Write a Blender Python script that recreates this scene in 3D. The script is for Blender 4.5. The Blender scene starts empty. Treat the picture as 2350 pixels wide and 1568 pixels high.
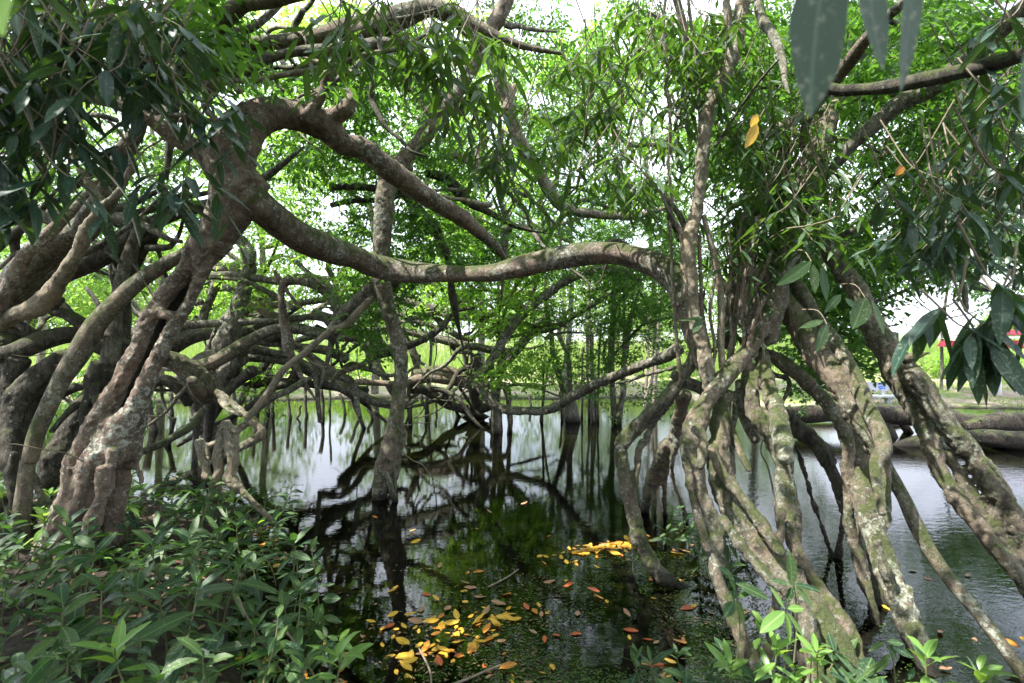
import bpy, math
import numpy as np
from mathutils import Vector

SC = bpy.context.scene
COL = SC.collection
rad = math.radians

# ------------------------------------------------------------------ camera
HC = 2.2
cd = bpy.data.cameras.new('camera'); cam = bpy.data.objects.new('camera', cd); COL.objects.link(cam)
cam.location = (0, 0, HC); cam.rotation_euler = (rad(90), 0, 0)
cd.lens = 18; cd.sensor_width = 36; cd.clip_start = 0.05; cd.clip_end = 2000
cd.dof.use_dof = True; cd.dof.focus_distance = 6.0; cd.dof.aperture_fstop = 2.8
SC.camera = cam

# ------------------------------------------------------------------ sky, sun, exposure
SUN_EL, SUN_AZ = 60.0, -112.0      # azimuth clockwise from +Y
w = bpy.data.worlds.new('World'); SC.world = w; w.use_nodes = True
nt = w.node_tree; nt.nodes.clear()
sky = nt.nodes.new('ShaderNodeTexSky'); sky.sky_type = 'NISHITA'; sky.sun_disc = False
sky.sun_elevation = rad(SUN_EL); sky.sun_rotation = rad(SUN_AZ)
sky.air_density = 1.0; sky.dust_density = 3.0; sky.ozone_density = 1.0
tc = nt.nodes.new('ShaderNodeTexCoord')
ns = nt.nodes.new('ShaderNodeTexNoise'); ns.inputs['Scale'].default_value = 2.2; ns.inputs['Detail'].default_value = 6
rmp = nt.nodes.new('ShaderNodeValToRGB'); rmp.color_ramp.elements[0].position = 0.3; rmp.color_ramp.elements[1].position = 0.6
rmp.color_ramp.elements[0].color = (.45, .45, .45, 1)
mx = nt.nodes.new('ShaderNodeMix'); mx.data_type = 'RGBA'
bg = nt.nodes.new('ShaderNodeBackground'); bg.inputs['Strength'].default_value = 0.15
ow = nt.nodes.new('ShaderNodeOutputWorld')
nt.links.new(tc.outputs['Generated'], ns.inputs['Vector']); nt.links.new(ns.outputs['Fac'], rmp.inputs['Fac'])
nt.links.new(rmp.outputs['Color'], mx.inputs['Factor'])
nt.links.new(sky.outputs[0], mx.inputs['A']); mx.inputs['B'].default_value = (6.3, 6.7, 7.8, 1)
nt.links.new(mx.outputs['Result'], bg.inputs['Color']); nt.links.new(bg.outputs[0], ow.inputs[0])
sl = bpy.data.lights.new('sun', 'SUN'); so = bpy.data.objects.new('sun', sl); COL.objects.link(so)
sl.energy = 5.0; sl.angle = rad(0.53); sl.color = (1.0, 0.96, 0.89)
sd = Vector((math.sin(rad(SUN_AZ)) * math.cos(rad(SUN_EL)), math.cos(rad(SUN_AZ)) * math.cos(rad(SUN_EL)), math.sin(rad(SUN_EL))))
so.rotation_euler = sd.to_track_quat('Z', 'Y').to_euler(); so.location = (0, 0, 30)
SC.view_settings.view_transform = 'Standard'; SC.view_settings.look = 'None'
SC.view_settings.exposure = 1.62; SC.view_settings.gamma = 1.0
SC.render.engine = 'CYCLES'
cy = SC.cycles
cy.max_bounces = 8; cy.diffuse_bounces = 3; cy.glossy_bounces = 3; cy.transmission_bounces = 4; cy.transparent_max_bounces = 8
cy.sample_clamp_indirect = 8.0; cy.caustics_reflective = False; cy.caustics_refractive = False
cy.use_denoising = True

# ------------------------------------------------------------------ helpers
TILE = dict(a=(0, 0), b=(850, 0), c=(1660, 0), d=(0, 550), e=(850, 550), f=(1660, 550), g=(0, 1108), h=(850, 1108), i=(1660, 1108))
K = .3516

def full(t, x, y):                     # a study-tile position to a 2350-wide frame position
    if t == 'F': return x, y
    ox, oy = TILE[t]
    return x * K + ox * .918, y * K + oy * .918

def at(x, y, d):                       # frame position and distance to a point of the place
    return np.array(((x - 1175) / 1175 * d, d, HC - (y - 784) / 1175 * d))

def parse(s):
    out = []; t = 'F'
    for tok in s.split():
        if tok.isalpha(): t = tok; continue
        v = [float(q) for q in tok.split(',')]
        x, y = full(t, v[0], v[1]); k = 1 if t == 'F' else K
        out.append((x, y, v[2] * k, v[3] if len(v) > 3 else None))
    return out

RF = [1.0]
def to3(s, d0, d1):
    p = parse(s); L = [0]
    for q in range(1, len(p)): L.append(L[-1] + math.hypot(p[q][0] - p[q-1][0], p[q][1] - p[q-1][1]))
    ds = [(d if d is not None else None) for (_, _, _, d) in p]
    if ds[0] is None: ds[0] = d0
    if ds[-1] is None: ds[-1] = d1
    known = [i for i, v in enumerate(ds) if v is not None]
    ds = np.interp(L, [L[i] for i in known], [ds[i] for i in known])
    return np.array([[*at(x, y, d), RF[0] * r / 1175 * d] for (x, y, r, _), d in zip(p, ds)])

RS = np.random.RandomState
def nz(P, f, seed, octs=2):
    r = RS(seed); o = 0; a = 1.0; tot = 0
    for _ in range(octs):
        for _ in range(3):
            v = r.normal(size=3); v *= f / np.linalg.norm(v)
            o = o + a * np.sin(P @ v + r.uniform(0, 6.28) + 1.3 * np.sin(P @ (r.normal(size=3) * f * .5)))
        tot += a * 3; a *= .5; f *= 2.1
    return o / tot * 1.6

def cat(pts, step):                    # Catmull-Rom, resampled
    P = np.vstack([2*pts[0]-pts[1], pts, 2*pts[-1]-pts[-2]]); out = []
    for k in range(1, len(P) - 2):
        a, b, c, d = P[k-1], P[k], P[k+1], P[k+2]
        n = max(2, int(np.linalg.norm(c[:3]-b[:3]) / step + .5))
        for t in np.arange(n) / n:
            out.append(.5*((2*b)+(-a+c)*t+(2*a-5*b+4*c-d)*t*t+(-a+3*b-3*c+d)*t**3))
    out.append(P[-2]); return np.array(out)

class MB:
    def __init__(s): s.v = []; s.f = []; s.n = 0; s.fm = []; s.uv = []
    def add(s, V, F, m=0, uv=None):
        V = np.asarray(V, float); s.v.append(V)
        for A in F:
            A = np.asarray(A, int)
            if len(A): s.f.append(A + s.n); s.fm.append(np.full(len(A), m))
        s.uv.append(np.zeros((len(V), 2)) if uv is None else np.asarray(uv, float)); s.n += len(V)
    def build(s, name, mats, parent=None, smooth=True, base=None):
        V = np.vstack(s.v); UV = np.vstack(s.uv)
        if base is None: base = parent_origin(parent) if parent else np.zeros(3)
        V = V - base
        me = bpy.data.meshes.new(name); me.vertices.add(len(V)); me.vertices.foreach_set('co', V.astype(np.float32).ravel())
        tot = np.concatenate([np.full(len(A), A.shape[1]) for A in s.f]); li = np.concatenate([A.ravel() for A in s.f])
        me.loops.add(len(li)); me.loops.foreach_set('vertex_index', li.astype(np.int32))
        me.polygons.add(len(tot)); st = np.concatenate([[0], np.cumsum(tot)[:-1]])
        me.polygons.foreach_set('loop_start', st.astype(np.int32)); me.polygons.foreach_set('loop_total', tot.astype(np.int32))
        me.polygons.foreach_set('material_index', np.concatenate(s.fm).astype(np.int32))
        me.polygons.foreach_set('use_smooth', np.full(len(tot), smooth))
        ul = me.uv_layers.new(name='UVMap'); ul.data.foreach_set('uv', UV[li].astype(np.float32).ravel())
        me.update(calc_edges=True)
        for m in (mats if isinstance(mats, (list, tuple)) else [mats]): me.materials.append(m)
        o = bpy.data.objects.new(name, me); COL.objects.link(o)
        if parent: o.parent = parent
        else: o.location = tuple(base)
        return o

def parent_origin(p):
    o = np.zeros(3)
    while p: o = o + np.array(p.location); p = p.parent
    return o

def tube(mb, pts, seed=0, lump=.10, ridge=.0, n=None, m=0, step=None, cap=True, taper0=False):
    pts = np.asarray(pts, float)
    rm = pts[:, 3].mean()
    if step is None: step = max(rm * .7, .02)
    S = cat(pts, step); S[:, 3] = np.maximum(S[:, 3], .0015)
    if n is None: n = int(min(22, max(6, 6 + rm * 150)))
    C = S[:, :3]; T = np.gradient(C, axis=0); T /= np.linalg.norm(T, axis=1)[:, None] + 1e-9
    N = np.zeros_like(T); u = np.array((0, 0, 1.)) if abs(T[0][2]) < .9 else np.array((1., 0, 0))
    u = u - T[0] * (u @ T[0]); N[0] = u / np.linalg.norm(u)
    for k in range(1, len(C)):
        u = N[k-1] - T[k] * (N[k-1] @ T[k]); N[k] = u / (np.linalg.norm(u) + 1e-9)
    B = np.cross(T, N); th = np.arange(n) / n * 2 * np.pi
    sl_ = np.concatenate([[0], np.cumsum(np.linalg.norm(np.diff(C, axis=0), axis=1))])
    dirs = np.cos(th)[None, :, None] * N[:, None] + np.sin(th)[None, :, None] * B[:, None]
    R = np.repeat(S[:, 3][:, None], n, 1)
    P0 = (C[:, None] + dirs * R[:, :, None]).reshape(-1, 3)
    fr = 1.0 / max(rm * 2.2, .02)
    dl = lump * nz(P0, fr, seed + 7, 2).reshape(R.shape)
    if ridge:
        kk = 3 + seed % 3
        dl = dl + ridge * np.cos(kk * th[None] + 2.5 * np.sin(sl_ * .9 / max(rm * 6, .2) + seed)[:, None] + seed)
        dl = dl + ridge * .5 * np.cos((kk + 2) * th[None] - 2 * np.sin(sl_ * .7 + seed)[:, None])
    wig = nz(C, fr * .35, seed + 91, 1) * rm * .22
    P = C[:, None] + dirs * (R * (1 + dl))[:, :, None] + (N * wig[:, None])[:, None]
    L = len(C); V = P.reshape(-1, 3)
    k = np.arange(L - 1)[:, None] * n; j = np.arange(n)[None]; j2 = (j + 1) % n
    F = np.stack([k + j, k + j2, k + n + j2, k + n + j], -1).reshape(-1, 4)
    uv = np.stack([np.repeat(th[None], L, 0) / 6.283, np.repeat(sl_[:, None], n, 1)], -1).reshape(-1, 2)
    tris = []
    if cap:
        V = np.vstack([V, C[0] - T[0] * S[0, 3] * .5, C[-1] + T[-1] * S[-1, 3] * .6]); a, b = L * n, L * n + 1
        tris = [[(q + 1) % n, q, a] for q in range(n)] + [[(L-1)*n + q, (L-1)*n + (q+1) % n, b] for q in range(n)]
        uv = np.vstack([uv, uv[0], uv[-1]])
    mb.add(V, [F, tris], m, uv)
    return S

def thing(name, label, cat_, loc=(0, 0, 0), group=None):
    o = bpy.data.objects.new(name, None); COL.objects.link(o); o.location = tuple(float(q) for q in loc)
    o.empty_display_size = .2; o['label'] = label; o['category'] = cat_
    if group: o['group'] = group
    return o
def tag(o, label=None, cat_=None, group=None, kind=None):
    if label: o['label'] = label
    if cat_: o['category'] = cat_
    if group: o['group'] = group
    if kind: o['kind'] = kind
    return o

GNARL = []
for nm, sz, dp in (('gnarl', .16, 2), ('wrinkle', .045, 2)):
    tx = bpy.data.textures.new(nm, 'CLOUDS'); tx.noise_scale = sz; tx.noise_depth = dp; GNARL.append(tx)
def fuse(o, vox, it=2, fac=.5):        # weld the overlapping limbs of one part into one skin
    r = o.modifiers.new('weld', 'REMESH'); r.mode = 'VOXEL'; r.voxel_size = vox; r.use_smooth_shade = True
    s = o.modifiers.new('soft', 'SMOOTH'); s.factor = fac; s.iterations = it
    if vox < .03:
        d = o.modifiers.new('gnarl', 'DISPLACE'); d.texture = GNARL[0]; d.strength = .045; d.mid_level = .5; d.texture_coords = 'LOCAL'
        d = o.modifiers.new('wrinkle', 'DISPLACE'); d.texture = GNARL[1]; d.strength = .026; d.mid_level = .5; d.texture_coords = 'LOCAL'
    return o

# ------------------------------------------------------------------ materials
def mat(name):
    m = bpy.data.materials.new(name); m.use_nodes = True; n = m.node_tree; n.nodes.clear()
    return m, n, n.nodes.new, n.links.new
def noise(N, L, vec, scale, detail=4, rough=.55, dist=0):
    t = N('ShaderNodeTexNoise'); t.inputs['Scale'].default_value = scale; t.inputs['Detail'].default_value = detail
    t.inputs['Roughness'].default_value = rough; t.inputs['Distortion'].default_value = dist
    L(vec, t.inputs['Vector']); return t.outputs['Fac']
def ramp(N, L, fac, stops):
    r = N('ShaderNodeValToRGB'); e = r.color_ramp.elements
    while len(e) < len(stops): e.new(.5)
    for q, (p, c) in zip(e, stops): q.position = p; q.color = (c, c, c, 1) if not hasattr(c, '__len__') else (*c, 1)
    L(fac, r.inputs['Fac']); return r.outputs['Color']
def mixc(N, L, fac, a, b):
    m = N('ShaderNodeMix'); m.data_type = 'RGBA'
    for k, v in (('Factor', fac), ('A', a), ('B', b)):
        if hasattr(v, 'is_linked'): L(v, m.inputs[k])
        else: m.inputs[k].default_value = v if k == 'Factor' else (*v, 1)
    return m.outputs['Result']
def mth(N, L, op, a, b=0.0, clamp=False):
    m = N('ShaderNodeMath'); m.operation = op; m.use_clamp = clamp
    for k, v in ((0, a), (1, b)):
        if hasattr(v, 'is_linked'): L(v, m.inputs[k])
        else: m.inputs[k].default_value = v
    return m.outputs[0]

def bark(name, base, dark, red=None, lich=.5, moss=.5, lichc=(.46, .47, .41), scale=1.0):
    m, n, N, L = mat(name)
    g = N('ShaderNodeNewGeometry'); pos = g.outputs['Position']
    mp = N('ShaderNodeMapping'); mp.inputs['Scale'].default_value = (1, 1, .45); L(pos, mp.inputs['Vector']); st = mp.outputs[0]
    big = noise(N, L, pos, 2.3 * scale, 4, .6, .4); mid = noise(N, L, st, 16 * scale, 8, .72, .2)
    col = mixc(N, L, ramp(N, L, mid, [(.42, 0), (.60, 1)]), dark, base)
    if red: col = mixc(N, L, ramp(N, L, mth(N, L, 'ADD', mth(N, L, 'MULTIPLY', big, .7), mth(N, L, 'MULTIPLY', mid, .3)), [(.42, 0), (.58, 1)]), col, red)
    blot = noise(N, L, pos, 4.5, 5, .7); col = mixc(N, L, ramp(N, L, blot, [(.50, 0), (.66, .75)]), col, tuple(q * .55 for q in dark))
    patch = noise(N, L, pos, 24 * scale, 8, .78, .15); spread = noise(N, L, pos, 1.9 * scale, 3, .5)
    s = mth(N, L, 'ADD', patch, mth(N, L, 'MULTIPLY', mth(N, L, 'SUBTRACT', spread, .5), .34))
    lm = ramp(N, L, s, [(.645 - .12 * lich, 0), (.665 - .12 * lich, .55), (.72 - .12 * lich, 1)])
    vo = N('ShaderNodeTexVoronoi'); vo.inputs['Scale'].default_value = 21; L(pos, vo.inputs['Vector'])
    vr = N('ShaderNodeSeparateXYZ'); L(vo.outputs['Color'], vr.inputs[0])
    spot = mth(N, L, 'LESS_THAN', mth(N, L, 'ADD', vo.outputs['Distance'], mth(N, L, 'MULTIPLY', patch, .25)), mth(N, L, 'MULTIPLY', mth(N, L, 'SUBTRACT', vr.outputs['X'], .62), 1.1))
    lm = mth(N, L, 'MAXIMUM', lm, mth(N, L, 'MULTIPLY', spot, .8 if lich > 0 else 0))
    lcol = mixc(N, L, noise(N, L, pos, 6, 3), (lichc[0]*.55, lichc[1]*.6, lichc[2]*.5), lichc)
    col = mixc(N, L, mth(N, L, 'MULTIPLY', lm, .8), col, lcol)
    sx = N('ShaderNodeSeparateXYZ'); L(g.outputs['Normal'], sx.inputs[0])
    mn = noise(N, L, pos, 5.5 * scale, 6, .7)
    ms = mth(N, L, 'ADD', mn, mth(N, L, 'MULTIPLY', sx.outputs['Z'], .17))
    mm = ramp(N, L, ms, [(.66 - .14 * moss, 0), (.78 - .14 * moss, 1)])
    mc = mixc(N, L, noise(N, L, pos, 60, 2), (.03, .045, .012), (.10, .125, .035))
    col = mixc(N, L, mth(N, L, 'MULTIPLY', mm, .9), col, mc)
    # cracks and pores
    por = noise(N, L, st, 70 * scale, 4, .7); col = mixc(N, L, ramp(N, L, por, [(.30, .75), (.44, 0)]), col, (.03, .022, .016))
    # damp dark foot at the water line
    sp = N('ShaderNodeSeparateXYZ'); L(pos, sp.inputs[0])
    wet = N('ShaderNodeMapRange'); L(mth(N, L, 'ADD', sp.outputs['Z'], mth(N, L, 'MULTIPLY', mn, .15)), wet.inputs['Value'])
    wet.inputs['From Min'].default_value = .32; wet.inputs['From Max'].default_value = .10
    col = mixc(N, L, mth(N, L, 'MULTIPLY', wet.outputs[0], .92), col, (.018, .016, .012))
    b = N('ShaderNodeBsdfPrincipled'); L(col, b.inputs['Base Color']); b.inputs['Roughness'].default_value = .82
    b.inputs['Specular IOR Level'].default_value = .3
    h = mth(N, L, 'ADD', mth(N, L, 'MULTIPLY', mid, .9), mth(N, L, 'ADD', mth(N, L, 'MULTIPLY', por, .3), mth(N, L, 'MULTIPLY', lm, .12)))
    bp = N('ShaderNodeBump'); bp.inputs['Strength'].default_value = 1.0; bp.inputs['Distance'].default_value = .045
    L(h, bp.inputs['Height']); L(bp.outputs[0], b.inputs['Normal'])
    o = N('ShaderNodeOutputMaterial'); L(b.outputs[0], o.inputs[0]); return m

def leafm(name, c1, c2, tr, trans=.35, rough=.38, vein=False, spots=0, spec=.5):
    m, n, N, L = mat(name)
    g = N('ShaderNodeNewGeometry'); rnd = g.outputs['Random Per Island']; pos = g.outputs['Position']
    col = mixc(N, L, rnd, c1, c2)
    if vein:
        uv = N('ShaderNodeUVMap'); sx = N('ShaderNodeSeparateXYZ'); L(uv.outputs[0], sx.inputs[0])
        ux = mth(N, L, 'ABSOLUTE', mth(N, L, 'SUBTRACT', sx.outputs['X'], .5))
        mid = ramp(N, L, ux, [(.02, 1), (.05, 0)])
        ph = mth(N, L, 'SUBTRACT', mth(N, L, 'MULTIPLY', sx.outputs['Y'], 13.0), mth(N, L, 'MULTIPLY', ux, 7.0))
        side = ramp(N, L, mth(N, L, 'ABSOLUTE', mth(N, L, 'SUBTRACT', mth(N, L, 'FRACT', ph), .5)), [(.02, .28), (.09, 0)])
        col = mixc(N, L, mth(N, L, 'MULTIPLY', mth(N, L, 'ADD', mid, side, True), .6), col, tuple(min(1, q * 1.9 + .04) for q in c2))
    if spots:
        s = noise(N, L, pos, 85, 4, .7); s2 = noise(N, L, pos, 5, 2)
        col = mixc(N, L, ramp(N, L, mth(N, L, 'ADD', s, mth(N, L, 'MULTIPLY', s2, .35)), [(.80 - .12 * spots, 0), (.86 - .12 * spots, .8)]), col, (.26, .27, .2))
    b = N('ShaderNodeBsdfPrincipled'); L(col, b.inputs['Base Color']); b.inputs['Roughness'].default_value = rough
    b.inputs['Specular IOR Level'].default_value = spec
    t = N('ShaderNodeBsdfTranslucent')
    trc = mixc(N, L, rnd, tr, tuple(min(1, q * 1.35) for q in tr)); L(trc, t.inputs['Color'])
    x = N('ShaderNodeMixShader'); x.inputs[0].default_value = trans; L(b.outputs[0], x.inputs[1]); L(t.outputs[0], x.inputs[2])
    o = N('ShaderNodeOutputMaterial'); L(x.outputs[0], o.inputs[0]); return m

def plain(name, c, rough=.6, nscale=0, c2=None, bump=0, metal=0):
    m, n, N, L = mat(name); b = N('ShaderNodeBsdfPrincipled'); b.inputs['Roughness'].default_value = rough
    b.inputs['Metallic'].default_value = metal
    g = N('ShaderNodeNewGeometry')
    if nscale:
        f = noise(N, L, g.outputs['Position'], nscale, 5, .65)
        L(mixc(N, L, ramp(N, L, f, [(.35, 0), (.65, 1)]), c, c2), b.inputs['Base Color'])
        if bump:
            bp = N('ShaderNodeBump'); bp.inputs['Distance'].default_value = bump; L(f, bp.inputs['Height']); L(bp.outputs[0], b.inputs['Normal'])
    else: b.inputs['Base Color'].default_value = (*c, 1)
    o = N('ShaderNodeOutputMaterial'); L(b.outputs[0], o.inputs[0]); return m

M = dict(
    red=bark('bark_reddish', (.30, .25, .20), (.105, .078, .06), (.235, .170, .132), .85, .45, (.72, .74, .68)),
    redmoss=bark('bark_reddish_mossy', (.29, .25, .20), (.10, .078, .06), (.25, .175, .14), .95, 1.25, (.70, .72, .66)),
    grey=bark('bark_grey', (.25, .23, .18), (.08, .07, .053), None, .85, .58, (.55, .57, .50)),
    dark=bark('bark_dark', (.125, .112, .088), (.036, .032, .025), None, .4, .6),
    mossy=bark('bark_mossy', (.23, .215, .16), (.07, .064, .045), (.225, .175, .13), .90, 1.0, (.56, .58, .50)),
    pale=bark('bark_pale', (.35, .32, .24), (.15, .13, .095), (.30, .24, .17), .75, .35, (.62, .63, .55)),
    hollow=bark('bark_hollow', (.035, .035, .022), (.015, .014, .01), None, 0, .5),  # near-black colour stands for the shade inside the hollow trunk
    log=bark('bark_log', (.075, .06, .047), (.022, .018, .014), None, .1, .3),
    twig=plain('twig_bark', (.12, .095, .065), .8, 30, (.22, .18, .13)),
    leafdark=leafm('leaf_dark', (.012, .036, .032), (.034, .072, .048), (.08, .17, .012), .22, .36, True, .3, .55),  # dark leaf colour shifted blue to carry the sky's sheen
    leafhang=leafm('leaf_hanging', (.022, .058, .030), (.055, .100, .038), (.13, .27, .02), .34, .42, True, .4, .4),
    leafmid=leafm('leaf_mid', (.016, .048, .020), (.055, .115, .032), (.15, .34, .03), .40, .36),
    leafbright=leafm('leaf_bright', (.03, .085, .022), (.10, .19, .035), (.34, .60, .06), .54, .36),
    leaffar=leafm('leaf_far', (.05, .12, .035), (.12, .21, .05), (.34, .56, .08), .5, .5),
    nearleaf=leafm('leaf_near', (.030, .060, .040), (.045, .08, .05), (.06, .12, .03), .15, .5, True, .45),
    seed=leafm('leaf_seedling', (.010, .038, .022), (.075, .13, .032), (.10, .24, .03), .24, .5, True, .12, .3),
    seedb=leafm('leaf_young', (.11, .22, .05), (.17, .30, .07), (.35, .55, .05), .4, .34, True, 0),
    stem=plain('plant_stem', (.10, .13, .05), .6, 20, (.17, .14, .08)),
    grass=leafm('grass_blade', (.12, .22, .05), (.27, .33, .11), (.32, .48, .08), .4, .5),
    yellow=leafm('dead_leaf_yellow', (.46, .25, .02), (.68, .40, .05), (.7, .4, .03), .2, .35, True, 0),
    orange=leafm('dead_leaf_orange', (.36, .12, .02), (.50, .22, .03), (.6, .2, .02), .2, .4, True, 0),
    brown=leafm('dead_leaf_brown', (.20, .10, .05), (.33, .19, .11), (.2, .1, .04), .1, .5, True, 0),
    rust=leafm('dead_leaf_red', (.32, .06, .02), (.42, .10, .03), (.4, .08, .02), .15, .4, True, 0),
    weed=leafm('duckweed', (.018, .045, .010), (.06, .12, .018), (.2, .4, .03), .2, .35),
)

# ------------------------------------------------------------------ ground and water
def sstep(a, b, x): t = np.clip((x - a) / (b - a), 0, 1); return t * t * (3 - 2 * t)
LX = ([-3, 2.5, 3.3, 3.8, 4.6, 5.3, 6.0, 6.6, 7.2, 8], [-.3, -1.0, -1.35, -1.7, -2.1, -2.5, -3.0, -4.4, -7.5, -16])
def height(x, y):
    P = np.stack([x, y, 0 * x], -1)
    bed = -.55 + .12 * nz(P, 1.1, 5) - .3 * sstep(6, 11, y)
    wob = .18 * nz(P, 2.1, 9)
    mL = sstep(-.35, .55, np.interp(y, *LX) - x + wob)
    mR = sstep(1.25, .55, np.hypot((x - 1.75) / 1.15, (y - 2.55) / .85) + wob * .5)
    mC = sstep(2.3, 1.4, y + wob)                                  # bank under the camera
    m = np.maximum(np.maximum(mL, mR * .8), mC)
    shore = 19.3 - 3.2 * sstep(4, 10, x) - 1.5 * sstep(-4, -12, x) + .9 * nz(P, .35, 12)
    mF = sstep(-.6, .9, y - shore)
    far = .10 + .35 * sstep(0, 8, y - shore) + 1.2 * sstep(8, 40, y - shore) + .05 * nz(P, 1.3, 3)
    land = .20 + .05 * nz(P, 3.1, 21) + .03 * nz(P, 9., 22)
    h = bed * (1 - m) + land * m
    return h * (1 - mF) + far * mF
def grid(xs, ys):
    X, Y = np.meshgrid(xs, ys); Z = height(X, Y); V = np.stack([X, Y, Z], -1).reshape(-1, 3)
    nx = len(xs); j, i = np.meshgrid(np.arange(len(ys) - 1), np.arange(nx - 1), indexing='ij')
    q = j * nx + i; return V, np.stack([q, q + 1, q + nx + 1, q + nx], -1).reshape(-1, 4)
gx = np.concatenate([np.linspace(-400, -30, 12)[:-1], np.linspace(-30, -9, 50)[:-1], np.linspace(-9, 9, 260)[:-1], np.linspace(9, 30, 60)[:-1], np.linspace(30, 400, 12)])
gy = np.concatenate([np.linspace(-60, -4, 12)[:-1], np.linspace(-4, 9, 190)[:-1], np.linspace(9, 34, 110)[:-1], np.linspace(34, 700, 20)])
mb = MB(); V, F = grid(gx, gy); mb.add(V, [F])
m, n, N, L = mat('soil'); g = N('ShaderNodeNewGeometry'); pos = g.outputs['Position']
sx = N('ShaderNodeSeparateXYZ'); L(pos, sx.inputs[0])
a = noise(N, L, pos, 5, 8, .7); b_ = noise(N, L, pos, 28, 5, .7); c_ = noise(N, L, pos, .7, 4, .6)
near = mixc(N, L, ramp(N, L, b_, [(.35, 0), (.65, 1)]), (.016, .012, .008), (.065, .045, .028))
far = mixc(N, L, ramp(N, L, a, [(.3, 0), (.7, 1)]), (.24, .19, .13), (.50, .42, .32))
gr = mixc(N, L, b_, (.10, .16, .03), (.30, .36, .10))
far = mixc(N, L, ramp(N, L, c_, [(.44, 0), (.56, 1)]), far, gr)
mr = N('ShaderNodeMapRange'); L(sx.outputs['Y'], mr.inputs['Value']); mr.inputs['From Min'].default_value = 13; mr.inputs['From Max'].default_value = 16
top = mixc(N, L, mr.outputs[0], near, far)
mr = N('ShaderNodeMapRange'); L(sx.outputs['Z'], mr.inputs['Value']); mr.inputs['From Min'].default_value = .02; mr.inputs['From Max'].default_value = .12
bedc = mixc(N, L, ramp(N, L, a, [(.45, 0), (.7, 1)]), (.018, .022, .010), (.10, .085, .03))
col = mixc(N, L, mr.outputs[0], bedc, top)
b = N('ShaderNodeBsdfPrincipled'); L(col, b.inputs['Base Color']); b.inputs['Roughness'].default_value = .9
bp = N('ShaderNodeBump'); bp.inputs['Distance'].default_value = .04; L(mth(N, L, 'ADD', a, b_), bp.inputs['Height']); L(bp.outputs[0], b.inputs['Normal'])
o = N('ShaderNodeOutputMaterial'); L(b.outputs[0], o.inputs[0])
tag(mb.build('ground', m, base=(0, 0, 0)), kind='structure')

m, n, N, L = mat('pond_water'); g = N('ShaderNodeNewGeometry'); pos = g.outputs['Position']
sx = N('ShaderNodeSeparateXYZ'); L(pos, sx.inputs[0])
mp = N('ShaderNodeMapping'); mp.inputs['Scale'].default_value = (.75, 1.25, 1); mp.inputs['Rotation'].default_value = (0, 0, .35); L(pos, mp.inputs['Vector'])
r1 = noise(N, L, mp.outputs[0], 10, 3, .5, .4); r2 = noise(N, L, mp.outputs[0], 26, 2, .5, .3)
amp = noise(N, L, pos, .45, 2, .5)
mr = N('ShaderNodeMapRange'); L(mth(N, L, 'SUBTRACT', sx.outputs['X'], mth(N, L, 'MULTIPLY', sx.outputs['Y'], .1)), mr.inputs['Value'])
mr.inputs['From Min'].default_value = -.6; mr.inputs['From Max'].default_value = 2.5; mr.inputs['To Min'].default_value = .42; mr.inputs['To Max'].default_value = 1.7
bp = N('ShaderNodeBump'); bp.inputs['Distance'].default_value = .0019
L(mth(N, L, 'MULTIPLY', mr.outputs[0], ramp(N, L, amp, [(.3, .35), (.7, 1)])), bp.inputs['Strength'])
L(mth(N, L, 'ADD', r1, mth(N, L, 'MULTIPLY', r2, .30)), bp.inputs['Height'])
gl = N('ShaderNodeBsdfGlossy'); gl.inputs['Roughness'].default_value = .015; L(bp.outputs[0], gl.inputs['Normal'])
tp = N('ShaderNodeBsdfTransparent'); tp.inputs['Color'].default_value = (.30, .34, .19, 1)
fr = N('ShaderNodeFresnel'); fr.inputs['IOR'].default_value = 1.65; L(bp.outputs[0], fr.inputs['Normal'])
x = N('ShaderNodeMixShader'); L(fr.outputs[0], x.inputs[0]); L(tp.outputs[0], x.inputs[1]); L(gl.outputs[0], x.inputs[2])
o = N('ShaderNodeOutputMaterial'); L(x.outputs[0], o.inputs[0])
mb = MB(); mb.add([(-60, -6, 0), (60, -6, 0), (60, 24, 0), (-60, 24, 0)], [[[0, 1, 2, 3]]])
tag(mb.build('water', m, base=(0, 0, 0)), kind='structure')

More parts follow.
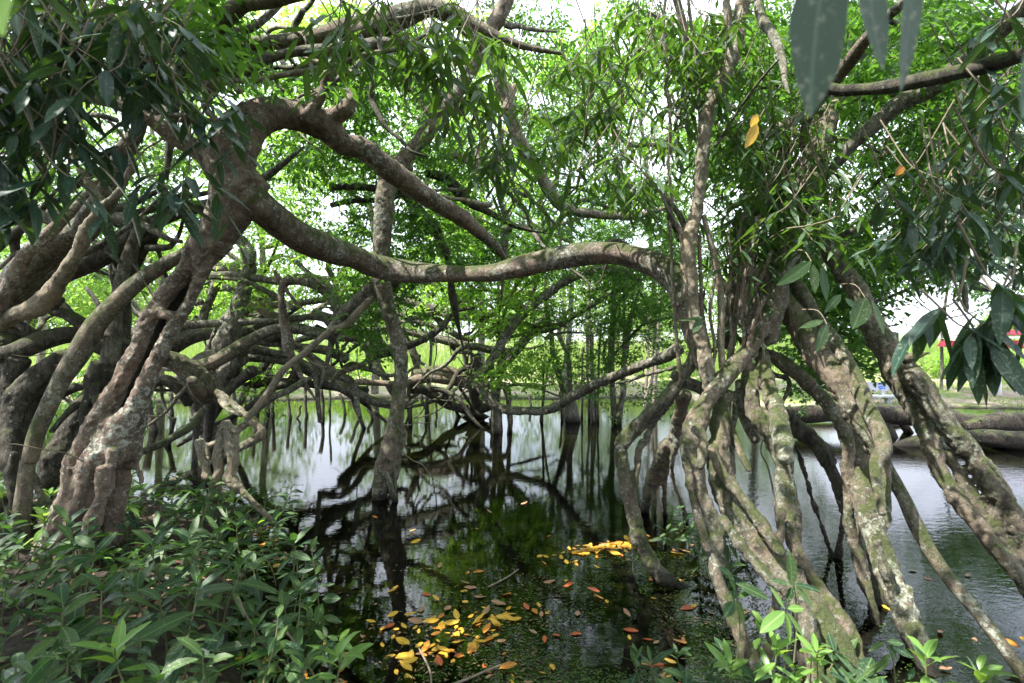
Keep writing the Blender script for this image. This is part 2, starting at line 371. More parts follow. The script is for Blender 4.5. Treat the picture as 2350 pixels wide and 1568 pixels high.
# ------------------------------------------------------------------ leaves
PROF = {
    'hi': ([0, .10, .28, .50, .72, .90, 1], [.06, .48, .93, 1, .80, .36, 0]),
    'mid': ([0, .22, .60, 1], [.05, .85, .95, 0]),
    'lo': None}
def unit(a): return a / (np.linalg.norm(a, axis=-1, keepdims=True) + 1e-9)
def leaves(mb, P, D, Nn, Ln, W, kind='lo', m=0, droop=.15, fold=.12, seed=0):
    P = np.asarray(P, float); n = len(P)
    if not n: return
    D = unit(D); S = unit(np.cross(D, Nn)); U = np.cross(S, D); Ln = np.broadcast_to(Ln, (n,))[:, None]; W = np.broadcast_to(W, (n,))[:, None]
    if kind == 'lo':
        c = P + D * Ln * .45
        V = np.stack([P, c + S * W * .5 + U * W * fold, P + D * Ln - np.array((0, 0, 1.)) * Ln * droop, c - S * W * .5 + U * W * fold], 1)
        F = np.array([[0, 1, 2], [0, 2, 3]]); uvl = np.array([(.5, 0), (1, .45), (.5, 1), (0, .45)])
        mb.add(V.reshape(-1, 3), [(F[None] + np.arange(n)[:, None, None] * 4).reshape(-1, 3)], m, np.tile(uvl, (n, 1))); return
    t, wd = PROF[kind]; r = RS(seed); rows = []; uvl = []
    wave = r.uniform(-1, 1, (n, 1)); tw = r.normal(0, .25, (n, 1)); bend = r.normal(0, .08, (n, 1))
    dr = droop * r.uniform(.4, 1.6, (n, 1))
    for q, (tt, ww) in enumerate(zip(t, wd)):
        C = P + D * Ln * (tt - .12 * dr * tt * tt) - np.array((0, 0, 1.)) * Ln * dr * tt * tt + S * Ln * bend * tt * tt
        if q == len(t) - 1: rows.append(C[:, None]); uvl.append((.5, 1)); continue
        s = S * np.cos(tw * tt) + U * np.sin(tw * tt); h = W * .5 * ww
        e = U * h * (fold * 2 + .14 * wave * np.sin(9 * tt + wave * 3))
        e2 = U * h * (fold * 2 - .14 * wave * np.sin(8 * tt + 1))
        rows += [(C + s * h + e)[:, None], C[:, None], (C - s * h + e2)[:, None]]
        uvl += [(.5 + .5 * ww, tt), (.5, tt), (.5 - .5 * ww, tt)]
    V = np.concatenate(rows, 1); k = V.shape[1]; Fq = []
    for q in range(len(t) - 2):
        b = q * 3; Fq += [[b, b + 3, b + 4, b + 1], [b + 1, b + 4, b + 5, b + 2]]
    b = (len(t) - 2) * 3; Ft = [[b, k - 1, b + 1], [b + 1, k - 1, b + 2]]
    off = np.arange(n)[:, None, None] * k
    mb.add(V.reshape(-1, 3), [(np.array(Fq)[None] + off).reshape(-1, 4), (np.array(Ft)[None] + off).reshape(-1, 3)], m, np.tile(uvl, (n, 1)))

HOLES = [(2035, 905, 105, 85), (1330, 20, 50, 60), (1185, 90, 28, 36), (1240, 225, 35, 35), (2110, 690, 100, 55), (2290, 640, 60, 40), (2010, 300, 40, 34), (2060, 220, 26, 34), (1960, 400, 26, 34),
         (765, 480, 45, 40), (960, 430, 55, 35), (1330, 400, 60, 40), (1500, 380, 35, 45), (990, 150, 30, 40), (120, 360, 45, 30), (70, 490, 50, 40), (400, 30, 30, 40), (1120, 440, 40, 30),
         (2150, 60, 26, 36), (1610, 470, 25, 50), (880, 500, 40, 40), (500, 170, 30, 40), (540, 230, 30, 30), (2020, 520, 40, 30), (1700, 270, 20, 30), (250, 340, 28, 30), (1430, 90, 30, 40),(740,610,45,35),(1470,560,40,30)]
# canopy cut open along sun rays so patches of sun land on chosen spots
SUN_CUTS = [(at(x, y, d), q) for x, y, d, q in [(700, 255, 4.9, .30), (660, 275, 4.8, .2), (150, 560, 5.3, .28), (215, 500, 5.2, .22), (440, 850, 8.2, .35), (70, 880, 5.5, .22), (190, 1010, 6.2, .25), (1935, 1500, 2.8, .28), (1800, 1430, 2.6, .20),
        (1445, 1250, 5.55, .35), (1040, 1490, 3.66, .22), (1130, 618, 6.0, .30), (1440, 575, 5.4, .35), (1767, 716, 4.3, .20), (1885, 690, 3.6, .30), (860, 880, 13, .5), (1060, 885, 13.5, .5), (680, 1490, 3.15, .14),
        (1620, 480, 4.1, .22), (1675, 853, 3.9, .16), (885, 500, 7.0, .25), (2000, 760, 4.3, .22), (2200, 1050, 4.0, .2), (1700, 1150, 3.6, .12), (290, 840, 4.7, .16), (960, 700, 12, .6), (560, 800, 9.6, .4), (1250, 1130, 7, .5), (950, 1180, 6.5, .4), (420, 1330, 4.0, .12), (1900, 1250, 4.0, .15)]]
SDN = np.array(sd)
def off_sun_cuts(B, extra=.26, t0=1.5):
    ok = np.ones(len(B), bool)
    for g_, q in SUN_CUTS:
        v = B - g_; t = v @ SDN; dist = np.linalg.norm(v - t[:, None] * SDN, axis=1); ok &= ~((t > t0) & (dist < q + extra))
    return ok
def twigs(mb, B, T, ln, nl, LL, WW, kind, seed, m=0, droop=.2, hang=.35, jit=.35, nstem=0, tm=1, spread=.85):
    """leafy twigs: bases B, directions T, lengths ln, nl leaves on each"""
    B = np.asarray(B, float); ok = off_sun_cuts(B); B = B[ok]; T = np.asarray(T)[ok]; ln = ln[ok] if hasattr(ln, '__len__') else ln
    r = RS(seed); n = len(B)
    if not n: return
    T = unit(T); up = np.array((0, 0, 1.))
    side = unit(np.cross(T, up) + r.normal(0, .15, (n, 3)))
    f = (np.arange(nl) + .7) / nl
    f = np.clip(f[None] + r.normal(0, .04, (n, nl)), .08, 1.02)
    ln = np.broadcast_to(ln, (n,))
    sag = hang * f ** 2
    P = B[:, None] + T[:, None] * (ln[:, None] * f)[..., None] - up * (ln[:, None] * sag * .6)[..., None]
    sg = np.where(np.arange(nl) % 2 == 0, 1., -1.)[None, :, None]
    D = T[:, None] * .55 + side[:, None] * sg * spread + r.normal(0, jit, (n, nl, 3)) - up * hang
    Nn = up + r.normal(0, .45, (n, nl, 3))
    sc = r.uniform(.65, 1.2, (n, nl)) * (1 - .25 * (f - .6) ** 2)
    leaves(mb, P.reshape(-1, 3), D.reshape(-1, 3), Nn.reshape(-1, 3), (LL * sc).ravel(), (WW * sc).ravel(), kind, m, droop, seed=seed + 1)
    if nstem:
        for k in range(min(n, nstem)):
            tt = np.linspace(0, 1, 4); p = B[k] + T[k] * (ln[k] * tt)[:, None] - up * (ln[k] * hang * tt ** 2 * .6)[:, None]
            tube(mb, np.c_[p, np.linspace(.0035, .0012, 4) * (1 + LL * 2)], k, .0, 0, 4, tm, ln[k] / 3, False)

DENS = 3.0
def blob(seed, spec):                 # twig bases inside uneven clumps of one bough region
    r = RS(seed); out = []
    for (x, y, rx, ry, d, dd, n) in spec:
        n = int(n * DENS); nc = max(2, n // 17)
        cx = x + rx * r.uniform(-1, 1, nc); cy_ = y + ry * r.uniform(-1, 1, nc); cz = d + dd * r.uniform(-1, 1, nc)
        pick = r.randint(0, nc, n); sp = 34 * r.uniform(.3, 1.1, n)
        px = cx[pick] + r.normal(0, 1, n) * sp; py = cy_[pick] + r.normal(0, 1, n) * sp * .7
        dz = np.maximum(1.6, cz[pick] + r.normal(0, .4, n))
        ok = np.ones(n, bool)
        for (hx, hy, hrx, hry) in HOLES: ok &= ((px - hx) / hrx) ** 2 + ((py - hy) / hry) ** 2 > r.uniform(.5, 1.1, n)
        q = np.stack([(px - 1175) / 1175 * dz, dz, HC - (py - 784) / 1175 * dz], -1)[ok]
        out.append(q[q[:, 2] > .35])
    return np.vstack(out) if out else np.zeros((0, 3))

def crown(name, parent, spec, seed, LL=.10, WW=.045, nl=8, ln=.40, kind='lo', mt='leafmid', hang=.25, nstem=60, spread=.85):
    LL, WW = LL * 1.0, WW * 1.05
    B = blob(seed, spec); r = RS(seed + 5); n = len(B); mb = MB()
    T = r.normal(0, 1, (n, 3)); T[:, 2] = T[:, 2] * .35 - .1
    o = r.permutation(n); B = B[o]; B[:, 2] += .02
    twigs(mb, B, T, r.uniform(.6, 1.3, n) * ln, nl, LL, WW, kind, seed + 3, 0, .2, hang, nstem=nstem, spread=spread)
    return mb.build(name, [M[mt], M['twig']], parent)

def sprays(mb, spec, seed, LL=.19, WW=.045, nl=9, m=0, tm=1, kind='hi', down=1.0, ln=.22, bright=0):
    """drooping sprays of long leaves at the ends of thin hanging twigs: x,y,d"""
    r = RS(seed)
    for k, (x, y, d) in enumerate(spec):
        q = at(x, y, d)
        yaw = r.uniform(0, 6.28); T = np.array((math.cos(yaw), math.sin(yaw) * .6, -.15 - .3 * r.rand()))
        T /= np.linalg.norm(T); f = np.linspace(.15, 1, nl); up = np.array((0, 0, 1.))
        P = q + T * (ln * f)[:, None] - up * (ln * .5 * f ** 2)[:, None]
        ang = np.arange(nl) * 2.4 + r.rand() * 6
        D = np.stack([np.cos(ang), np.sin(ang), -down * r.uniform(.5, 1.7, nl)], -1) + T * .45
        Nn = np.stack([np.cos(ang), np.sin(ang), .7 + 0 * ang], -1) + r.normal(0, .25, (nl, 3))
        sc = r.uniform(.6, 1.15, nl)
        leaves(mb, P, D, Nn, LL * sc, WW * sc, kind, m, .12, .14, seed=seed * 100 + k)
        S0 = q - T * ln * .9 + up * ln * 1.2 + r.normal(0, .03, 3)
        S1 = q - T * .3 * ln + up * ln * .25
        pts = np.vstack([S0, S1, q, P[nl // 2], P[-1]])
        tube(mb, np.c_[pts, [.005, .0042, .0035, .0028, .0018]], k, .05, 0, 5, tm, .05, False)

def side_twigs(mb, S, count, seed, ln=(.35, 1.1), r0=.012, up=.3, m=0, zmin=0):
    """thin crooked side branches that leave a limb with centre line S"""
    r = RS(seed)
    for k in range(count):
        i = r.randint(1, len(S) - 1); p = S[i, :3].copy()
        if p[2] < zmin: continue
        l = r.uniform(*ln); n = 6
        d = r.normal(0, 1, 3); d[2] = d[2] * .6 + up; d /= np.linalg.norm(d); out = [p]
        for q in range(n):
            d = d + r.normal(0, .22, 3); d /= np.linalg.norm(d); p = p + d * l / n; out.append(p)
        tube(mb, np.c_[np.array(out), np.linspace(r0 * r.uniform(.6, 1.2), .003, n + 1)], k, .1, 0, 6, m, l / n * .6, False)

# ------------------------------------------------------------------ trees and their limbs
CL = {}                                # centre lines of every limb, for side twigs and rootlets
SEED = [100]
DOFF = {}
def re_off(s, off):
    if not off: return s
    return ' '.join(t if t.isalpha() or t.count(',') < 3 else ','.join(t.split(',')[:3]) + ',' + str(float(t.split(',')[3]) + off) for t in s.split())
def limb(parent, name, mt, d0, d1, *ss, ridge=.0, lump=.10, weld=0, label=None, it=1):
    if not weld and len(ss) > 1:
        return [limb(parent, name, mt, d0, d1, s, ridge=ridge, lump=lump, label=label) for s in ss]
    mb = MB()
    for s in ss:
        SEED[0] += 1
        dd = (d0, d1)
        if isinstance(s, tuple): s, *dd = s
        off = DOFF.get(parent.name, 0); p = to3(re_off(s, off), dd[0] + off, dd[1] + off)
        v = p[-1, :3] - p[-2, :3]; l = np.linalg.norm(v); v /= l; rr = p[-1, 3]
        if p[-1, 2] < .55 and v[2] < -.25: p = np.vstack([p, [*(p[-1, :3] + v * (p[-1, 2] + .3) / max(-v[2], .3)), rr * 1.15]])
        elif name == 'limb' and rr > .012 and p[-1, 2] > .8 and len(ss) == 1 and not weld:
            up = np.array((0, 0, .35)); e1 = p[-1, :3] + unit(v + up * .5) * rr * 7; e2 = e1 + unit(v + up) * rr * 7; p = np.vstack([p, [*e1, rr * .6], [*e2, rr * .2]])
        st = max(p[:, 3].mean() * (.55 if ridge or weld else .8), .022)
        S = tube(mb, p, SEED[0], lump, ridge, step=st)
        CL.setdefault(parent.name, []).append(S)
    o = mb.build(name, M[mt], parent)
    if weld: fuse(o, weld, it)
    if label: o['label'] = label
    return o
def tw(parent, count, seed, mt='twig', **k):
    C = CL[parent.name]; r = RS(seed)
    for q in range(count):
        mb = MB(); side_twigs(mb, C[r.randint(len(C))], 1, seed + q, **k)
        if mb.n: mb.build('twig', M[mt], parent)
def rootlets(parent, spec, seed, mt='dark'):
    """thin hanging rootlets, each its own part: x0,y0,x1,y1,r,d in frame units"""
    r = RS(seed)
    for (x0, y0, x1, y1, rr, d) in spec:
        if y1 > 925: d = (HC + .12) * 1175 / (y1 - 784)
        elif DOFF.get(parent.name): d += DOFF[parent.name]
        p = [at(x0 + (x1 - x0) * t + r.normal(0, 1.3) * (0 < t < 1), y0 + (y1 - y0) * t, d) for t in (0, .25, .5, .75, 1)]
        q = np.c_[np.array(p), np.full(5, rr / 1175 * d) * np.array([1, .9, .8, .9, 1.1])]
        mb = MB(); tube(mb, q, r.randint(999), .12, 0, 6, 0, .12); mb.build('aerial_root', M[mt], parent)

def boughs(parent, n, box, d0, d1, seed, r=(3.5, 8), L=(150, 340), ang=(-.9, .9), mt=('grey', 'dark', 'pale'), name='branch', drop=0):
    q = RS(seed)
    for k in range(n):
        x, y = q.uniform(box[0], box[1]), q.uniform(box[2], box[3]); d = q.uniform(d0, d1); a = q.uniform(*ang) + (math.pi if q.rand() < .5 else 0); l = q.uniform(*L); rr = q.uniform(*r)
        pts = []; dd = 0; m_ = 7
        for i in range(m_):
            pts.append([*at(x, y, d), rr / 1175 * d * (1.15 - .75 * i / (m_ - 1) if not drop else 1 - .3 * i / (m_ - 1))]); a += q.normal(0, .38); x += math.cos(a) * l / m_; y += math.sin(a) * l / m_; d += q.normal(0, .12)
            if drop: y = min(y, 915)
        if drop and q.rand() < drop:
            e = pts[-1]; pts += [[e[0] + q.normal(0, .08), e[1] + q.normal(0, .1), e[2] * .5, e[3] * .9], [e[0] + q.normal(0, .15), e[1] + q.normal(0, .15), -.25, e[3]]]
        mb = MB(); S = tube(mb, pts, seed * 50 + k, .15, 0, step=max(.06, rr / 1175 * d)); mb.build(name, M[mt[q.randint(len(mt))]], parent); CL.setdefault(parent.name, []).append(S)

# --- T1: the leaning reddish tree on the left bank
T1 = thing('fig_tree', 'leaning fig with reddish lichen-spotted bark and hollow trunk, growing from the leafy left bank', 'tree', at(210, 1230, 4.75))
limb(T1, 'trunk', 'red', 4.75, 4.7,
     ('a 1590,1130,165 1530,1260,150 1480,1400,125 d 1390,120,112 1300,240,100 1225,330,62 1140,420,56 1050,530,54 975,660,54 895,850,54 795,1050,54 680,1230,56 590,1370,54 525,1520,60 g 485,120,62 440,330,62 360,600,90 330,700,100', 4.8, 4.75),
     ('d 1390,120,100 1335,290,52 1275,440,38 1215,570,38 1140,690,44 1060,850,46 965,1050,48 885,1230,56 800,1370,80 710,1540,116 g 640,150,106 570,400,114 510,640,130', 4.8, 4.65),
     ('d 1130,660,32 1080,800,34 1010,960,40 950,1120,46 900,1290,60 850,1450,80 830,1567,80 g 790,120,70 730,420,80 690,640,90', 4.95, 4.95),
     ('d 1010,600,46 1080,620,34 1150,630,36', 4.75, 4.75),
     ('d 650,1440,60 700,1330,40 790,1330,60', 4.75, 4.75),
     ('g 830,20,50 860,110,28 910,190,22 930,260,16', 4.8, 4.8),
     ('g 380,330,24 430,340,40', 4.7, 4.7), ('g 600,60,34 545,250,34 490,430,38 440,640,46', 4.55, 4.5), ('g 740,40,30 700,250,32 640,450,36 590,660,40', 4.58, 4.5), ('g 660,150,24 640,350,26 560,600,34', 4.5, 4.45), ('g 450,150,22 420,350,24 350,560,30', 4.6, 4.55),
     ('a 1380,1120,80 1450,1060,90 1500,990,120 1560,1000,150', 4.85, 4.75),
     ridge=.05, weld=.014, lump=.12, it=2)
limb(T1, 'hollow', 'hollow', 5.0, 5.0, 'd 1330,200,40 1210,420,70 1120,590,70 1040,740,60 960,900,56 860,1100,56 770,1290,56 680,1400,40', lump=.05)  # solid dark strand behind the gap, coloured as the hollow's shaded inside
limb(T1, 'limb', 'red', 4.8, 7.6, 'a 1540,1180,140,4.8 1510,1030,160,4.75 1560,900,150,4.75 1660,800,120,4.8 1780,762,105,4.9 1900,755,98 2010,780,94,5.1 2120,835,94 2250,955,76,5.4 b 130,965,80 250,1060,78,5.6 360,1140,78 480,1230,72,6.0 650,1340,60 800,1430,52 900,1510,45,7 1010,1600,30,7.6 1080,1700,18,8',
     ('a 2120,800,60 2200,750,52 2270,710,46 2300,650,38 2290,600,30 2240,585,20', 5.2, 5.2),
     ('a 1990,790,60 2060,690,38 2110,590,36 2150,480,38 2190,340,40 2260,220,36 2330,100,30', 5.0, 4.9), weld=.022, label='upper limb arching up and over, whitish patches along its flank', it=3)
limb(T1, 'limb', 'redmoss', 4.8, 5.0, 'a 1560,1260,120,4.8 1640,1290,125,4.8 1730,1350,104,4.95 1850,1450,95 d 1950,90,88,5.4 2060,140,84 2200,200,80,6.0 2330,240,74 e 200,285,74,6.5 380,325,74,6.6 600,345,62,6.4 800,352,58 1000,350,60,6.0 1150,318,68 1400,262,76,5.6 1600,232,76 1780,225,70,5.3 1950,262,76 2100,330,88,5.0 2200,430,90 2250,560,90,4.8 2290,700,70,4.7', ridge=.03, lump=.12, label='long horizontal limb with a mossy back reaching across to the root tree')
limb(T1, 'limb', 'red', 4.9, 4.3, 'a 1500,1150,110 1450,1090,95 1360,1010,75 1250,950,62 1130,880,58 1000,790,44 880,730,36 700,660,30 560,600,24', lump=.14)
limb(T1, 'limb', 'red', 4.6, 3.9, 'a 860,400,50 1000,345,56 1150,305,54 1300,240,56 1430,165,56 1530,75,62 1600,45,48 1700,30,46 1950,-20,40 2200,-90,36',
     ('a 1545,75,50 1555,30,30 1535,-20,28', 4.3, 4.3), lump=.13, label='reddish branch with pale spots crossing the top left')
boughs(T1, 26, (380, 900, 20, 230), 4.6, 8, 301)
limb(T1, 'limb', 'dark', 5.6, 5.6, 'a 1240,-80,90 1225,60,86 1190,190,76 1180,330,60', lump=.15)
limb(T1, 'limb', 'mossy', 4.8, 4.5, 'a 1050,540,56 1200,470,70 1400,440,70 1550,350,50 1700,290,42 1900,275,44 2100,240,60 2300,200,78 b 130,230,74 270,170,74 450,90,70 600,50,55 760,90,50 850,150,46', lump=.13, label='thick mossy bough crossing the upper left with pale lichen rings')
limb(T1, 'limb', 'grey', 4.3, 4.4, 'a 1350,600,26 1430,545,28 1600,470,36 1750,390,32 1950,340,32 2200,335,50 b 150,300,44 300,280,36 400,300,20')
limb(T1, 'limb', 'grey', 4.5, 4.6, 'a 1120,600,34 1150,530,36 1220,400,46 1300,300,38 1480,220,26 1650,180,24 1800,60,20')
limb(T1, 'limb', 'pale', 3.9, 3.9, 'a 1180,600,14 1280,560,20 1500,530,18 1700,520,18 1950,470,18 2200,420,15 b 0,410,14 150,360,15 350,330,15 470,280,14 560,230,10', label='long thin pale branch swinging right above the arch')
limb(T1, 'limb', 'grey', 5.0, 5.0, 'a 1440,280,40 1410,430,36 1370,570,30 1340,700,24 1430,790,14')
tw(T1, 26, 11, up=.1, r0=.010)
crown('crown', T1, [(620, 120, 200, 110, 6.5, 1.6, 150), (330, 60, 200, 80, 5.5, 1.5, 90), (760, 300, 120, 90, 8, 1.5, 80), (880, 150, 120, 110, 6.5, 1.2, 90)], 21, .13, .048, 9, .45, hang=.45)

# --- T2: the tangle at the left edge
RF[0] = .86
T2 = thing('fig_tree', 'dark tangled fig at the left edge with a huge diagonal limb and shaded buttress roots', 'tree', at(60, 1190, 5.4))
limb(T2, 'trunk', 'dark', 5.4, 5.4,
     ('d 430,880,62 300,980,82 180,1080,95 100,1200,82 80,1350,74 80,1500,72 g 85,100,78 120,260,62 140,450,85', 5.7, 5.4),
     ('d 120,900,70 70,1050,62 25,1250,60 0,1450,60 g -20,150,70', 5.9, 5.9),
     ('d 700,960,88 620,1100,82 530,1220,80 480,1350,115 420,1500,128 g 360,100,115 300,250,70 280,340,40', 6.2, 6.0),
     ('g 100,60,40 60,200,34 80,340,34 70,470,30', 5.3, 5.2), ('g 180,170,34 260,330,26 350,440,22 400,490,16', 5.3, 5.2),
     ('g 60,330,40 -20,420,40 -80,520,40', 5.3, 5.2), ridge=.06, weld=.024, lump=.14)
limb(T2, 'root', 'dark', 5.9, 5.7, 'd 640,930,46 590,1050,44 600,1120,42 560,1200,34 540,1300,30 555,1420,30 510,1567,30 g 470,120,26', 'd 590,1110,30 630,1180,32 640,1260,24 590,1330,22', 'd 520,1190,30 420,1280,22 330,1380,20')
limb(T2, 'limb', 'grey', 6.0, 5.2, 'd -60,620,85 30,520,90 150,350,105 300,210,105 420,120,96 560,50,92 a 600,1400,84 700,1250,80 770,1080,74 830,950,58 900,850,44 960,700,34 1060,560,30 1180,420,30', ridge=.03, label='massive diagonal limb lit along its top')
limb(T2, 'limb', 'red', 5.4, 5.4, 'd -40,640,50 20,500,52 70,400,50 130,280,46 190,190,48 270,130,50')
limb(T2, 'limb', 'pale', 5.5, 4.8, 'd -20,700,55 50,660,58 120,620,62 250,560,72 360,440,66 450,300,60 520,190,48 570,70,46 a 620,1440,42 640,1350,36 610,1240,32 560,1150,28 500,1070,25 480,920,20 465,780,18 450,680,14 380,600,10',
     ('a 640,1370,34 690,1330,34 780,1260,30 830,1150,26 862,1070,24 830,950,20 750,820,16 620,750,12', 4.95, 4.8), weld=.02, label='pale forked limb rising in front of the dark tangle')
limb(T2, 'limb', 'dark', 6.6, 6.6, 'd 0,680,90 150,500,90 380,330,88 600,250,84 720,200,72 850,110,62 1000,20,52 a 1200,1370,50 1380,1330,55 1480,1290,50', lump=.13)
limb(T2, 'limb', 'grey', 6.0, 6.2, 'd 150,430,24 330,310,26 440,265,24 620,180,26 760,90,22 850,30,18', 'd 90,230,20 30,290,18 -20,320,18', 'd 120,210,14 90,270,12 60,300,10')
limb(T2, 'limb', 'dark', 7.0, 6.6, 'a -60,1220,62 60,1310,62 160,1350,66 260,1400,66 400,1430,60 540,1425,58', 'd 170,400,40 a 90,1567,30 250,1400,26 420,1270,28 600,1130,30 700,1100,26', 'd -50,200,34 60,110,36 180,30,34', lump=.14)
limb(T2, 'root', 'mossy', 5.3, 5.0, 'd 1230,190,30 1170,235,42 1090,280,50 900,400,58 760,525,62 610,680,72 500,870,76 380,1050,62 285,1250,62 225,1400,60 190,1567,56 g 180,120,52 165,300,54 150,470,60', ridge=.03, lump=.1, label='long pale root slanting down to the left')
limb(T2, 'root', 'grey', 6.4, 6.2, 'd 925,-10,38 865,150,44 805,320,46 765,470,44 745,620,48 730,780,56 700,950,60', lump=.12)
limb(T2, 'trunk', 'dark', 7.2, 7.0, 'd 1000,0,62 970,90,62 900,220,60 850,360,52 820,500,48 815,700,44 800,850,40', 'd 860,110,50 760,200,50 740,300,36 760,450,30', 'a 1010,1450,60 960,1560,60', ridge=.05, lump=.15)
limb(T2, 'root', 'dark', 5.8, 6.6, 'd -40,890,60 60,880,62 150,850,62 300,790,62 450,760,58 560,775,62 640,810,84 730,850,88 830,870,85 950,890,62 1080,910,62', ridge=.03, lump=.16)
limb(T2, 'root', 'dark', 5.9, 6.1, 'd -40,690,30 60,680,34 130,695,36 200,750,36 240,800,30 330,810,26', 'd -30,725,22 80,720,24 160,745,22 230,800,20', 'd -30,800,60 60,790,60 140,790,40', 'd 400,510,25 330,590,30 430,610,40 540,680,46 640,760,50')
limb(T2, 'root', 'dark', 6.6, 6.6, 'd 180,760,60 110,930,60 60,1100,56 20,1250,50 0,1330,40', 'd 440,920,30 330,1020,40 240,1150,50 180,1290,60 160,1400,50', 'd 560,1090,30 470,1100,40 380,1150,30 250,1180,20')
limb(T2, 'limb', 'dark', 6.8, 6.0, 'a -30,440,32 150,450,36 300,480,42 450,500,44 600,535,52 760,580,56 900,630,60 1010,700,56', 'a 250,560,46 420,600,48 600,640,50 760,660,42', lump=.14)
boughs(T2, 16, (0, 420, 20, 330), 4, 7.5, 302)
boughs(T2, 14, (0, 380, 420, 900), 6.2, 8.5, 303, (5, 13), (160, 380), (-1.2, .6), ('dark', 'grey'), 'root', 0)
tw(T2, 40, 12, up=.25, zmin=2.2)
crown('crown', T2, [(130, 90, 190, 90, 6.2, 1.2, 130), (100, 350, 120, 80, 8.5, 1.2, 120), (180, 480, 180, 60, 8.5, 1.2, 110), (330, 400, 120, 90, 8, 1.2, 90), (230, 600, 90, 60, 8.8, 1, 50)], 22, .11, .045, 8, .4)

# --- T3: the pale column standing in the water
RF[0] = .95
T3 = thing('fig_tree', 'slim pale trunk standing alone in the pond, crossing behind the long horizontal limb', 'tree', at(880, 1140, 7.2))
limb(T3, 'trunk', 'mossy', 6.9, 7.2, 'b 330,1120,66 315,1200,66 290,1350,66 278,1500,64 e 275,60,64 270,200,62 262,330,60 268,430,60 300,560,52 345,700,47 385,850,47 397,1000,47 388,1150,48 372,1300,52 345,1450,60 312,1560,62 h 330,30,55 292,160,60 270,280,46 268,370,44 290,430,50',
     ('e 395,1150,30 380,1330,28 350,1480,22 h 300,60,22 255,130,20 262,190,20 310,230,20 330,290,18 345,330,20', 7.05, 7.05),
     ('e 380,1250,26 410,1400,22 h 385,30,26 370,150,26 350,260,24 355,330,18', 7.2, 7.2), ridge=.03, weld=.02)
limb(T3, 'limb', 'grey', 7.0, 7.6, 'e 290,370,64 230,430,56 150,510,54 60,590,52 d 2210,660,46 2175,730,50 2165,790,24', 'e 300,380,30 360,400,36 350,440,14', lump=.16, weld=.022)
limb(T3, 'root', 'pale', 7.1, 6.8, 'e 240,460,30 200,510,26 110,610,25 30,690,24 d 2170,720,22 2080,790,22 1980,880,23 1850,980,25 1760,1110,25 1680,1220,24 1610,1300,22', label='pale diagonal root running down to the knobbed root end')
limb(T3, 'limb', 'red', 7.2, 6.6, 'b 340,1180,70 430,1050,52 500,970,50 600,850,52 700,700,54 800,545,45 860,440,42 930,300,46 985,190,54 1060,70,54 1100,-60,48', ('b 910,330,40 880,250,44 810,180,44 740,130,40 640,70,40 560,20,36', 6.8, 5.2), weld=.022, label='reddish limb rising to the top of the frame')
limb(T3, 'limb', 'pale', 7.4, 8.6, 'b 1000,400,36 1030,480,42 1060,580,46 1090,700,44 1130,830,42 1190,960,44 1270,1080,42 1330,1190,42 1400,1290,42 1470,1360,38 1600,1385,32 1750,1405,28 1900,1415,25 2050,1385,20 2150,1350,14', ('b 1130,560,30 1110,650,32 1090,720,34', 7.5, 7.5), weld=.022, label='white-mottled limb slanting down to the right')
limb(T3, 'limb', 'dark', 8.2, 8.6, 'b -10,1010,22 80,1040,22 180,1090,24 300,1130,20', 'b -60,1230,24 80,1225,24 240,1235,26 380,1240,30 460,1300,38 560,1420,40 640,1510,34 e 600,10,32 670,150,28 710,260,26 725,420,24 740,520,26', 'b -60,1340,18 80,1310,18 220,1305,16', 'b 560,1130,24 700,1170,34 780,1260,40 860,1330,30 960,1380,24 1100,1460,20')
limb(T3, 'limb', 'grey', 8.8, 8.8, 'b 1055,860,20 1040,1000,20 1022,1150,18 1035,1280,16 1080,1400,22 1110,1500,26 e 1080,60,26 1075,160,28', lump=.14)
boughs(T3, 18, (760, 1200, 40, 520), 6.5, 9, 304)
tw(T3, 30, 13, up=.1)
crown('crown', T3, [(900, 240, 130, 130, 8.3, 1.2, 150), (840, 480, 110, 110, 9, 1.2, 120), (1000, 560, 150, 80, 8.6, 1.3, 150), (1000, 420, 120, 100, 9, 1.3, 120), (880, 690, 70, 50, 8.2, .8, 50), (820, 760, 50, 50, 8.2, .6, 36)], 23, .10, .045, 8, .38)

# --- T4: the tangle of prop roots behind the leaning trunk
RF[0] = .84
T4 = thing('fig_tree', 'spreading fig behind the leaning trunk on a tangle of thick crossing prop roots', 'tree', at(480, 1020, 10.6))
limb(T4, 'trunk', 'grey', 9.6, 9.6, 'd 1430,1060,62 1330,980,64 1240,960,50', ('d 1180,1010,40 1240,1110,50 1300,1210,76 1340,1310,72 1390,1400,74 1440,1480,84 1450,1530,90', 9.8, 10.4),
     'd 1260,950,44 1350,905,60 1500,880,56 1600,860,44', 'd 1400,1150,60 1440,1060,62 1500,960,60 1600,900,50', ridge=.06, weld=.03, lump=.17, it=3)
limb(T4, 'root', 'mossy', 8.0, 8.8, 'd 900,880,60 1040,905,66 1130,935,72 1220,985,80 1310,1050,86 1390,1120,80 1425,1165,60', 'd 1250,1040,30 1290,1110,50 1340,1180,44', ridge=.03, lump=.15, weld=.024, label='thick broken root with a knotted end lit on top')
limb(T4, 'root', 'pale', 8.6, 8.0, 'd 1400,1120,30 1450,1150,26 1510,1195,28 1580,1255,28 1650,1320,30 1705,1370,34 1680,1420,36 1600,1465,34 1540,1500,28 1470,1530,26 1400,1567,24', 'd 1640,1310,30 1560,1370,26 1490,1430,30 1400,1470,26 1320,1500,30 g 1320,20,34 1340,90,26 1350,200,22', 'd 1430,1170,20 1500,1240,18 1580,1280,14', weld=.022, label='pale root folding back on itself above the water')
